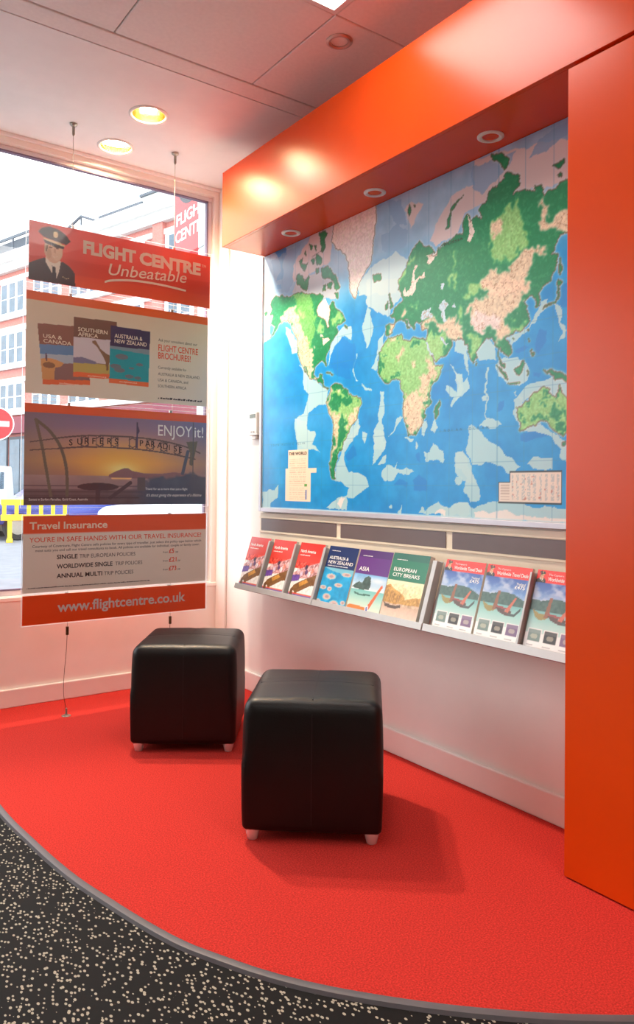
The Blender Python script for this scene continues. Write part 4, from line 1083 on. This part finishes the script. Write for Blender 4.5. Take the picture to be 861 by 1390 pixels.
write(p, w, h, 'dark_ink', [('Ask your consultant about our', .70, .335, .03, .235, 0), ('Currently available for', .70, .63, .03, .17, 0), ('AUSTRALIA & NEW ZEALAND,', .70, .70, .03, .255, 0), ('USA & CANADA, and', .70, .765, .03, .18, 0), ('SOUTHERN AFRICA', .70, .83, .03, .17, 0),
                           ('~', .70, .955, .028, .265, 0, .3)], 'body_lettering')

# 3 sunset beach poster
cv = Canvas(360, 180, (90, 80, 96)); A = .51
cv.grad(0, .70, [(0, (88, 78, 112)), (.3, (120, 90, 116)), (.55, (176, 116, 92)), (.8, (214, 132, 66)), (1, (160, 96, 76))])
cv.blend(np.exp(-(((cv.x - .51) / .20) ** 2 + ((cv.y - .60) / .22) ** 2)), (250, 168, 48), .95); cv.blend(np.exp(-(((cv.x - .50) / .09) ** 2 + ((cv.y - .63) / .07) ** 2)), (255, 226, 110), .95)
cv.blend(np.clip(1 - cv.x / .3, 0, 1) * (cv.y < .72), (96, 84, 80), .55); cv.blend(np.clip((cv.x - .72) / .28, 0, 1) * (cv.y < .75), (80, 92, 122), .5)
cv.grad(.70, .84, [(0, (146, 108, 100)), (1, (120, 90, 92))]); cv.line([(.45, .725), (.55, .725)], .01, (255, 180, 100), .9, A); cv.grad(.84, 1.0, [(0, (88, 64, 66)), (1, (64, 46, 48))]); cv.noise(0, 1, .7, 1, 9, 22, 4, A)
for yy in (.80, .86, .90): cv.rect(0, .62, yy, yy + .012, (60, 42, 46), .7)
cv.poly([(.43, .69), (.47, .65), (.51, .62), (.535, .615), (.56, .645), (.62, .665), (.72, .67), (.8, .65), (.86, .66), (1, .70), (1, .74), (.43, .715)], (112, 72, 72))
wob = (fbm(cv.x * 26, cv.y * 14, 4, 8) - .5) * .09
hill = np.interp(cv.x, [.56, .62, .68, .74, .80, .86, .90, .95, 1], [.80, .74, .70, .69, .70, .66, .63, .67, .70])
cv.blend(np.clip((cv.y + wob - hill) / .03, 0, 1) * np.clip((cv.x - .55) / .12, 0, 1), (50, 56, 72), .92); cv.noise(.56, 1, .66, 1, 9, 16, 5, A)
dk = (70, 52, 50)
cv.line(catmull([(.055, .16), (.12, .26), (.175, .41), (.205, .60), (.214, .80), (.212, .92)], 6), .016, (78, 66, 54), 1, A); cv.line([(.055, .16), (.09, .45), (.135, .94)], .015, (84, 70, 56), 1, A)
top = catmull([(.165, .33), (.3, .295), (.45, .285), (.6, .29), (.74, .315), (.88, .37), (.96, .43)], 6); bot = catmull([(.165, .435), (.3, .41), (.45, .405), (.6, .415), (.74, .44), (.88, .48), (.93, .50)], 6)
cv.line(top, .008, dk, 1, A); cv.line(bot, .008, dk, 1, A); cv.line([(.03, .38), (.17, .33)], .006, dk, 1, A); cv.line([(.03, .46), (.17, .435)], .006, dk, 1, A)
for a in (.30, .38, .46, .56, .66, .74, .82): 
    y_ = float(np.interp(a, [t_[0] for t_ in top], [t_[1] for t_ in top]))
    for d_ in (-.018, .018): cv.line([(a + d_, y_), (a + d_, y_ + .115)], .005, dk, 1, A)
    cv.line([(a - .02, y_ + .03), (a, y_ + .008), (a + .02, y_ + .03)], .006, dk, 1, A); cv.line([(a - .02, y_ + .09), (a, y_ + .112), (a + .02, y_ + .09)], .006, dk, 1, A)
cv.line([(.585, .13), (.585, .40)], .006, (50, 40, 60), 1, A); cv.poly([(.587, .15), (.60, .22), (.587, .26)], (50, 40, 60))
cv.poly([(.875, .31), (.945, .30), (.93, .44), (.912, .58), (.895, .56), (.90, .44)], (78, 70, 56)); cv.line([(.918, .08), (.918, .70)], .008, (62, 60, 62), 1, A); cv.line([(.885, .42), (.855, .66)], .02, (62, 62, 74), 1, A)
cv.ell(.375, .815, .11, .04, (52, 34, 36)); cv.rect(.36, .385, .84, 1, (56, 38, 40)); cv.line([(.44, .93), (.55, .77)], .02, (56, 38, 40), 1, A); cv.rect(.59, .635, .71, .85, (70, 58, 56)); cv.rect(.0, .6, .92, .935, (50, 34, 36), .8)
cv.rect(0, 1, 0, .085, (226, 64, 30))
r, p, w, h = poster('beach sunset poster with an arch and ENJOY it wording, hanging below the beige brochure poster', .926, 1.861, 1.0045, 1.478, cv)
write(p, w, h, 'white_ink', [('ENJOY', .705, .255, .115, .205, .004), ('it!', .925, .255, .115, .055, .004), ('Travel for us is more than just a flight', .635, .845, .026, .25, 0), ("it's about giving the experience of a lifetime", .64, .915, .032, .33, 0, .3), ('Sunset in Surfers Paradise, Gold Coast, Australia', .025, .955, .024, .295, 0)])
for s, xs in (('SURFERS', (.22, .262, .30, .34, .38, .42, .46)), ('PARADISE', (.60, .63, .665, .70, .735, .77, .80, .83))):
    t_ = MB()
    for ch, a in zip(s, xs):
        y_ = float(np.interp(a, [k[0] for k in top], [k[1] for k in top])); text(t_, ch, a * w, (1 - y_ - .085) * h, .06 * h, None, .01, z=.0007)
    lay(t_, 'arch_lettering', M['dark_ink'], p)['kind'] = 'stuff'

# 4 insurance poster
cv = Canvas(120, 50, (224, 204, 180)); cv.rect(0, 1, 0, .235, (228, 56, 24)); cv.rect(0, 1, 0, .03, (216, 56, 30)); cv.noise(0, 1, .25, 1, 5, 6, 3, .4)
r, p, w, h = poster('Travel Insurance price poster with red heading, hanging below the sunset poster', .926, 1.864, .597, .955, cv, .004)
write(p, w, h, 'cream_ink', [('Travel', .03, .175, .09, .148, .022), ('Insurance', .198, .175, .09, .227, .022)], 'heading_lettering')
write(p, w, h, 'orange_ink', [("YOU'RE IN SAFE HANDS WITH OUR TRAVEL INSURANCE!", .03, .345, .062, .94, .004), ('\u00a35', .775, .565, .062, .03, .02), ('\u00a321', .775, .69, .062, .045, .02), ('\u00a373', .775, .815, .062, .045, .02)], 'red_lettering')
write(p, w, h, 'dark_ink', [('Courtesy of Coversure, Flight Centre sells policies for every type of traveller, just select the policy type below which', .045, .415, .032, .925, .004), ('most suits you and call our travel consultants to book. All policies are available for individual, couple or family cover.', .06, .47, .032, .90, .004),
      ('SINGLE', .165, .575, .055, .105, .025), ('TRIP EUROPEAN POLICIES', .28, .575, .05, .30, 0), ('WORLDWIDE SINGLE', .165, .70, .055, .29, .025), ('TRIP POLICIES', .47, .70, .05, .15, 0), ('ANNUAL MULTI', .165, .825, .055, .235, .025), ('TRIP POLICIES', .41, .825, .05, .16, 0),
      ('from', .74, .56, .025, .03, 0), ('from', .74, .685, .025, .03, 0), ('from', .74, .81, .025, .03, 0), ('pp', .815, .56, .025, .015, 0), ('pp', .828, .685, .025, .015, 0), ('pp', .828, .81, .025, .015, 0),
      ('~', .02, .945, .018, .645, 0)], 'body_lettering')

# 5 web address banner
cv = Canvas(40, 10, (252, 46, 8)); cv.noise(0, 1, 0, 1, 3, 5)
r, p, w, h = poster('narrow red web address banner, lowest of the hanging posters', .927, 1.865, .449, .585, cv, .0035)
write(p, w, h, 'grey_ink', [('www.flightcentre.co.uk', .17, .63, .34, .705, .022)])

# the two cable runs the posters hang from
for cx, lab in ((1.137, 'thin steel display cable carrying the posters, farther from the orange canopy'), (1.667, 'thin steel display cable carrying the posters, the one nearer the orange canopy')):
    c = thing('display_cable', lab, 'cable', Matrix.Translation((cx, PY + .008, 0)))
    fx = MB().lathe([(.018, CZ), (.018, CZ - .006), (.012, CZ - .012), (.007, CZ - .014), (.007, CZ - .05), (.004, CZ - .058), (.0015, CZ - .06)], 16)
    fx.build('ceiling_fixing', M['steel'], c, smooth=True)
    MB().tube([(0, 0, CZ - .055), (0, 0, .40)], .0012, 6).build('cable', M['steel'], c)
    MB().box(-.006, .006, -.006, .006, .385, .425).build('cable_grip', M['bronze'], c, bevel=.002)
    pts = [(0, 0, .39), (-.004, 0, .30), (-.012, 0, .2), (-.014, 0, .11), (-.004, 0, .05), (0, 0, .025)]
    MB().tube(catmull(pts, 5), .0012, 6).build('loose_cable', M['bronze'], c)
    MB().lathe([(.022, .0015), (.02, .004), (.008, .006), (.005, .012), (.005, .035), (.002, .038)], 16).build('floor_anchor', M['steel'], c, smooth=True)

# ------------------------------------------------------------------ cube stools
def stool(cx, cy, ang, label, src=None):
    r = thing('cube_stool', label, 'stool', Matrix.Translation((cx, cy, 0)) @ Matrix.Rotation(ang, 4, 'Z'))
    if src is not None:
        for ch in src.children:
            c = ch.copy(); COL.objects.link(c); c.parent = r
            for g in ch.children:
                d = g.copy(); COL.objects.link(d); d.parent = c
        return r
    S, Z0, Z1 = .217, .033, .438
    bm = bmesh.new(); bmesh.ops.create_cube(bm, size=2); bmesh.ops.subdivide_edges(bm, edges=bm.edges[:], cuts=25, use_grid_fill=True)
    rad = .036
    hz = (Z1 - Z0) / 2
    for v in bm.verts:
        def warp(t): return math.copysign(abs(t) ** .75, t)
        p = Vector((warp(v.co.x) * S, warp(v.co.y) * S, warp(v.co.z) * hz))
        rr = rad if p.z > 0 else .018
        inn = Vector((max(-S + rr, min(S - rr, p.x)), max(-S + rr, min(S - rr, p.y)), max(-hz + rr, min(hz - rr, p.z))))
        d = p - inn
        if d.length > 1e-6: p = inn + d.normalized() * min(rr, d.length)
        up = max(0.0, p.z / hz)
        crown = (1 - (p.x / S) ** 2) * (1 - (p.y / S) ** 2)
        p.z += .012 * crown * up ** 6
        bul = (1 - (p.z / hz) ** 2)
        p.x *= 1 + .018 * bul - .012 * up ** 3; p.y *= 1 + .018 * bul - .012 * up ** 3
        if p.z > hz * .75:                                   # shallow grooves where the top panels are sewn
            g = max(math.exp(-(p.x / .006) ** 2), math.exp(-(p.y / .006) ** 2)); p.z -= .002 * g
        v.co = p + Vector((0, 0, Z0 + hz))
    me = bpy.data.meshes.new('cushion_body'); bm.to_mesh(me); bm.free()
    for pl in me.polygons: pl.use_smooth = True
    me.materials.append(M['leather'])
    body = bpy.data.objects.new('cushion_body', me); COL.objects.link(body); body.parent = r
    zt = lambda x, y: Z1 + .0125 * (1 - (x / S) ** 2) * (1 - (y / S) ** 2) - .0032
    k = .19
    MB().tube([(-k + i * 2 * k / 16, 0, zt(-k + i * 2 * k / 16, 0)) for i in range(17)], .0016, 6).build('top_seam', M['seam'], body, smooth=True)
    MB().tube([(0, -k + i * 2 * k / 16, zt(0, -k + i * 2 * k / 16)) for i in range(17)], .0016, 6).build('top_seam', M['seam'], body, smooth=True)
    for sy in (-1, 1):
        MB().tube([(0, sy * S * (1 + .018 * (1 - ((z - Z0 - hz) / hz) ** 2) - .012 * max(0, (z - Z0 - hz) / hz) ** 3), z) for z in [.06 + i * .02 for i in range(18)]], .0012, 6).build('side_seam', M['seam'], body, smooth=True)
    for sx in (-1, 1):
        for sy in (-1, 1):
            f = MB().lathe([(.014, .0), (.0165, .002), (.0215, .024), (.023, .029), (.023, .037)], 24).build('foot', M['chrome'], r, smooth=True)
            f.location = (sx * .186, sy * .186, 0)
    return r
s1 = stool(1.488, 2.056, math.atan2(-.278, .333), 'black leather cube stool standing out in the red carpet, larger in view')
stool(1.498, 3.017, math.atan2(-.25, .354), 'black leather cube stool beside the hanging window posters', s1)
s1['label'] = 'black leather cube stool farther from the window, before the brochure racks'
# ------------------------------------------------------------------ outside: shop front, street, building opposite
M['brick'] = mat('red_brick', (190, 122, 112), 0.85, noise=0.18, nscale=9, bump=0.2, bscale=30)
M['stone'] = mat('white_painted_stone', (226, 226, 222), 0.7, noise=0.06, nscale=4)
M['slate'] = mat('dark_slate', (78, 88, 98), 0.6, noise=0.15, nscale=6)
M['pane'] = mat('dark_window_pane', (74, 96, 112), 0.12, noise=0.25, nscale=1.2)
M['sash'] = mat('white_sash_paint', (236, 240, 240), 0.5, noise=0.03)
M['asphalt'] = mat('grey_asphalt', (112, 116, 124), 0.9, noise=0.12, nscale=5, bump=0.2, bscale=80)
M['paving'] = mat('pale_paving', (168, 166, 168), 0.85, noise=0.1, nscale=4)
M['brickpave'] = mat('dark_red_paving', (120, 62, 74), 0.85, noise=0.15, nscale=10)
M['tilewhite'] = mat('white_glazed_tile', (222, 232, 236), 0.25, noise=0.03, nscale=12)
M['yellow'] = mat('yellow_barrier_plastic', (238, 196, 50), 0.5, noise=0.06, nscale=12)
M['signred'] = mat('red_sign_face', (214, 40, 44), 0.4, noise=0.03)
M['signwhite'] = mat('white_sign_face', (240, 240, 240), 0.4, noise=0.02)
M['carblue'] = mat('blue_car_paint', (60, 74, 150), 0.2, metal=0.2, noise=0.03)
M['carwhite'] = mat('white_car_paint', (226, 230, 238), 0.2, noise=0.02)
M['tyre'] = mat('black_tyre_rubber', (30, 30, 32), 0.8, noise=0.1)
M['shopred'] = mat('dark_red_fascia', (120, 34, 52), 0.5, noise=0.05)
M['darkmetal'] = mat('dark_grey_metal', (66, 70, 76), 0.5, metal=0.3, noise=0.05)

GZ = -.15
struct(MB().box(-45, 75, 6.6, 110, GZ - .3, GZ - .10).build('street', M['asphalt']))
struct(MB().box(-45, 75, 4.03, 6.6, GZ - .3, GZ).build('pavement', M['paving'], bevel=.01))
for k, (a, b2) in enumerate(((1.9, 2.95), (3.02, 3.55), (3.6, 4.0))):
    o = MB().box(a + .25, b2 + .25, 8.9, 9.25, GZ - .10, GZ - .085).build('red_road_patch', M['brickpave'])
    tag(o, 'dark red block paving patch in the roadway outside the window', 'paving', 'red patches in the roadway')
# tiled pilaster at the end of the shop window
pl = thing('shop_pilaster', 'white glazed tile pilaster outside at the end of the shop window', 'pilaster', Matrix.Translation((2.075, WY + .125, GZ)))
MB().box(.008, .6, 0, .12, 0, 4.2).build('core', M['stone'], pl)
for k in range(14):
    MB().box(0, .0075, .002, .118, k * .3 + .004, k * .3 + .296).build('tile', M['tilewhite'], pl, bevel=.002, seg=1)
# projecting sign
sg = thing('projecting_sign', 'red projecting shop sign with white lettering and striped globe outside the window', 'sign', frame((2.30, 4.985, 2.715), (0, -1, 0), (0, 0, 1)))
MB().box(0, .52, 0, .80, -.08, 0).build('sign_box', M['signred'], sg, bevel=.004)
t_ = MB(); text(t_, 'FLIGHT', .045, .235, .078, .44, .02, z=.0012); text(t_, 'CENTRE', .03, .115, .078, .47, .02, z=.0012); lay(t_, 'lettering', M['signwhite'], sg)
gl = MB(); s = 36; gl.v = [(.26 + .23 * math.cos(2 * math.pi * k / s), .58 + .23 * math.sin(2 * math.pi * k / s), .001) for k in range(s)]; gl.f = [tuple(range(s))]
gb = lay(gl, 'globe_disc', M['darkmetal'], sg)
st_ = MB()
for k in range(7):
    xa = -.19 + k * .06
    ys = lambda x: math.sqrt(max(0, .2 ** 2 - x * x))
    a, b2 = xa, xa + .036
    st_.add([(.26 + a, .585 - ys(a), .0018), (.26 + b2, .585 - ys(b2), .0018), (.26 + b2, .585 + ys(b2), .0018), (.26 + a, .585 + ys(a), .0018)], [(0, 1, 2, 3)])
lay(st_, 'globe_stripes', M['signwhite'], gb)
MB().box(.521, .836, .60, .63, -.06, -.03).build('bracket', M['darkmetal'], sg)

# no entry sign
ne = thing('no_entry_sign', 'round red no entry road sign with white bar on a post', 'road sign', Matrix.Translation((3.35, 15.03, GZ - .1)) @ Matrix.Rotation(math.radians(-13), 4, 'Z'))
MB().tube([(0, .03, 0), (0, .03, 2.75)], .035, 12).build('post', M['darkmetal'], ne, smooth=True)
dz = 2.24 + .25
disc = MB(); disc.lathe([(.30, -.006), (.30, .006)], 40)
d_ = disc.build('disc', M['signred'], ne); d_.rotation_euler = (math.pi / 2, 0, 0); d_.location = (0, -.02, dz)
MB().box(-.23, .23, -.006, 0, -.05, .05).build('bar', M['signwhite'], ne).location = (0, -.0275, dz)
rim = MB(); s = 40
for k in range(s):
    a = 2 * math.pi * k / s
    for rr in (.300, .318):
        for yy in (-.006, .006): rim.v.append((rr * math.cos(a), yy, rr * math.sin(a)))
for k in range(s):
    j = (k + 1) % s
    for (p0, p1) in ((0, 2), (2, 3), (3, 1), (1, 0)): rim.f.append((4 * k + p0, 4 * j + p0, 4 * j + p1, 4 * k + p1))
rim.build('rim', M['signwhite'], ne).location = (0, -.02, dz)

# yellow street barrier
yb = thing('street_barrier', 'yellow plastic roadworks barrier standing in the street', 'barrier', Matrix.Translation((5.0, 18.4, GZ - .1)) @ Matrix.Rotation(math.radians(-14), 4, 'Z'))
MB().box(-.75, .75, -.02, .02, .86, 1.0).build('top_rail', M['yellow'], yb, bevel=.01); MB().box(-.75, .75, -.02, .02, .50, .64).build('lower_rail', M['yellow'], yb, bevel=.01)
for k in range(6): MB().box(-.72 + k * .27, -.63 + k * .27, -.018, .018, .64, .86).build('upright', M['yellow'], yb)
for x in (-.55, .55): MB().box(x - .05, x + .05, -.02, .02, .06, .50).build('leg', M['yellow'], yb); MB().box(x - .07, x + .07, -.3, .3, 0, .06).build('foot', M['yellow'], yb, bevel=.01)

def car(x, y, paint, label, ang=0.0, van=False):
    r = thing('van' if van else 'car', label, 'van' if van else 'car', Matrix.Translation((x, y, GZ - .1)) @ Matrix.Rotation(ang, 4, 'Z'))
    L = 2.15
    if van: prof = [(-L, .35), (-L, 1.1), (-L + .25, 1.25), (-L + .75, 1.95), (L - .1, 2.0), (L, 1.8), (L, .35)]
    else: prof = [(-L, .38), (-L, .72), (-L + .15, .84), (-1.15, .95), (-.55, 1.40), (.75, 1.45), (1.55, 1.02), (L - .08, .94), (L, .7), (L, .38)]
    b_ = MB(); n_ = len(prof)
    b_.v = [(a, -.82 if z < 1.0 else -.70, z) for a, z in prof] + [(a, .82 if z < 1.0 else .70, z) for a, z in prof]
    b_.f = [tuple(range(n_)), tuple(range(2 * n_ - 1, n_ - 1, -1))] + [(i, (i + 1) % n_, n_ + (i + 1) % n_, n_ + i) for i in range(n_)]
    b_.build('body', paint, r, bevel=.05, seg=2, smooth=True)
    if van: side = [(-1.55, 1.2), (-1.1, 1.75), (-.4, 1.75), (-.4, 1.2)]
    else: side = [(-.92, 1.0), (-.45, 1.32), (.7, 1.36), (1.2, 1.04)]
    for sgn in (-1, 1):
        w_ = MB(); yy = [sgn * (.80 if z < 1.1 else .74) for a, z in side]
        if van: yy = [sgn * .735] * 4
        w_.v = [(a, q_, z) for (a, z), q_ in zip(side, yy)] + [(a, q_ * .97, z) for (a, z), q_ in zip(side, yy)]
        w_.f = [(0, 1, 2, 3), (7, 6, 5, 4)] + [(i, (i + 1) % 4, 4 + (i + 1) % 4, 4 + i) for i in range(4)]
        w_.build('side_window', M['pane'], r)
        for wx in (-1.3, 1.3):
            o = MB().lathe([(.2, -.1), (.31, -.1), (.33, -.07), (.33, .07), (.31, .1), (.2, .1)], 24).build('wheel', M['tyre'], r, smooth=True)
            o.rotation_euler = (math.pi / 2, 0, 0); o.location = (wx, sgn * .78, .33)
            h_ = MB().lathe([(.05, -.105), (.19, -.103), (.19, .103), (.05, .105)], 20).build('hub', M['steel'], o, smooth=True)
    return r
car(8.3, 16.6, M['carwhite'], 'white car parked outside the shop window')
car(6.05, 19.8, M['carblue'], 'blue car parked in the street beyond the white car', 0.0)
car(5.6, 27.0, M['carwhite'], 'white van standing far down the street', math.radians(70), True)

# red brick building across the street
U = Vector((.271, -.963, 0)).normalized(); N = Vector((-U.y * -1, 0, 0))
mt_ = Matrix((U, U.cross(Vector((0, 0, 1))) * -1, Vector((0, 0, 1)))).transposed().to_4x4()
mt_.translation = Vector((13.5, 55.6, GZ - .1))
bld = thing('brick_building', 'tall red brick building with white stone bands across the street', 'building', mt_)
# local x runs along the facade towards the shop, local y goes into the building, z up
inward = mt_.to_3x3() @ Vector((0, 1, 0))
SY = 1.0 if inward.x > 0 else -1.0
def fb(x0, x1, d0, d1, z0, z1): 
    a, b2 = sorted((SY * d0, SY * d1)); return MB().box(x0, x1, a, b2, z0, z1)
A0, A1 = -16.0, 21.5
fb(A0, A1, 0, 12, 0, 17.4).build('brick_wall', M['brick'], bld)
for z0, z1, d in ((16.4, 17.0, .35), (17.0, 17.65, .6), (13.05, 13.4, .2), (9.5, 9.8, .2), (12.1, 12.5, .15), (15.7, 16.0, .15), (8.5, 8.85, .15), (6.2, 6.55, .25)):
    fb(A0, A1, -d, 0, z0, z1).build('stone_band', M['stone'], bld)
fb(A0, 2.2, .6, 6, 17.65, 19.0).build('slate_roof', M['slate'], bld)
fb(A0, 2.4, .1, .2, 18.9, 19.1).build('roof_rail', M['slate'], bld)
for k in range(9): fb(A0 + k * 2.2, A0 + .12 + k * 2.2, .1, .2, 17.65, 18.9).build('rail_post', M['slate'], bld)
sk = MB(); a, b2, c = 3.4, 6.5, 9.8
sk.tube([(a, SY * 1, 18.2), (b2, SY * 1, 19.2), (c, SY * 1, 17.9)], .1, 6); sk.tube([(b2, SY * 1, 19.2), (b2, SY * 1, 17.7)], .07, 6); sk.tube([(a, SY * 1, 18.1), (c, SY * 1, 17.8)], .06, 6); sk.tube([(a + 1.4, SY, 18.6), (b2, SY, 17.8), (c - 1.5, SY, 18.5)], .05, 6)
sk.build('skylight_frame', M['slate'], bld)
fb(a, c, 1.3, 5, 17.65, 18.0).build('skylight_base', M['slate'], bld)
for (x0, x1, h_) in ((10.0, 14.0, .35), (14.0, 16.2, .75), (16.2, 21.5, 1.2)): fb(x0, x1, .1, 1.0, 17.65, 17.65 + h_).build('parapet', M['stone'], bld); fb(x0 - .1, x1 + .1, -.05, 1.1, 17.65 + h_, 17.8 + h_).build('coping', M['slate'], bld)
for x0 in (15.4, 19.6): fb(x0, x0 + .9, -.25, 0, 6.6, 16.4).build('brick_pier', M['brick'], bld)
for z0, z1 in ((13.45, 15.65), (9.85, 12.05), (6.6, 8.45)):
    for g in range(-3, 5):
        gx = g * 4.3
        w_ = fb(gx - 1.75, gx + 1.55, -.06, .0, z0 - .0, z1 + .05).build('window', M['sash'], bld)
        for k in range(3):
            xa = gx - 1.6 + k * 1.06
            fb(xa, xa + .72, -.075, -.061, z0 + .1, (z0 + z1) / 2 - .04).build('pane', M['pane'], w_); fb(xa, xa + .72, -.075, -.061, (z0 + z1) / 2 + .04, z1 - .05).build('pane', M['pane'], w_)
fb(A0, A1, -.4, 0, 4.9, 6.05).build('shop_fascia', M['shopred'], bld)
for k in range(12):
    x0 = A0 + .2 + k * 3.1
    f_ = fb(x0, x0 + 2.9, -.08, 0, .5, 4.7).build('shop_window', M['darkmetal'], bld)
    for j in range(2): fb(x0 + .12 + j * 1.38, x0 + 1.4 + j * 1.38, -.1, -.081, .7, 4.5).build('pane', M['pane'], f_)
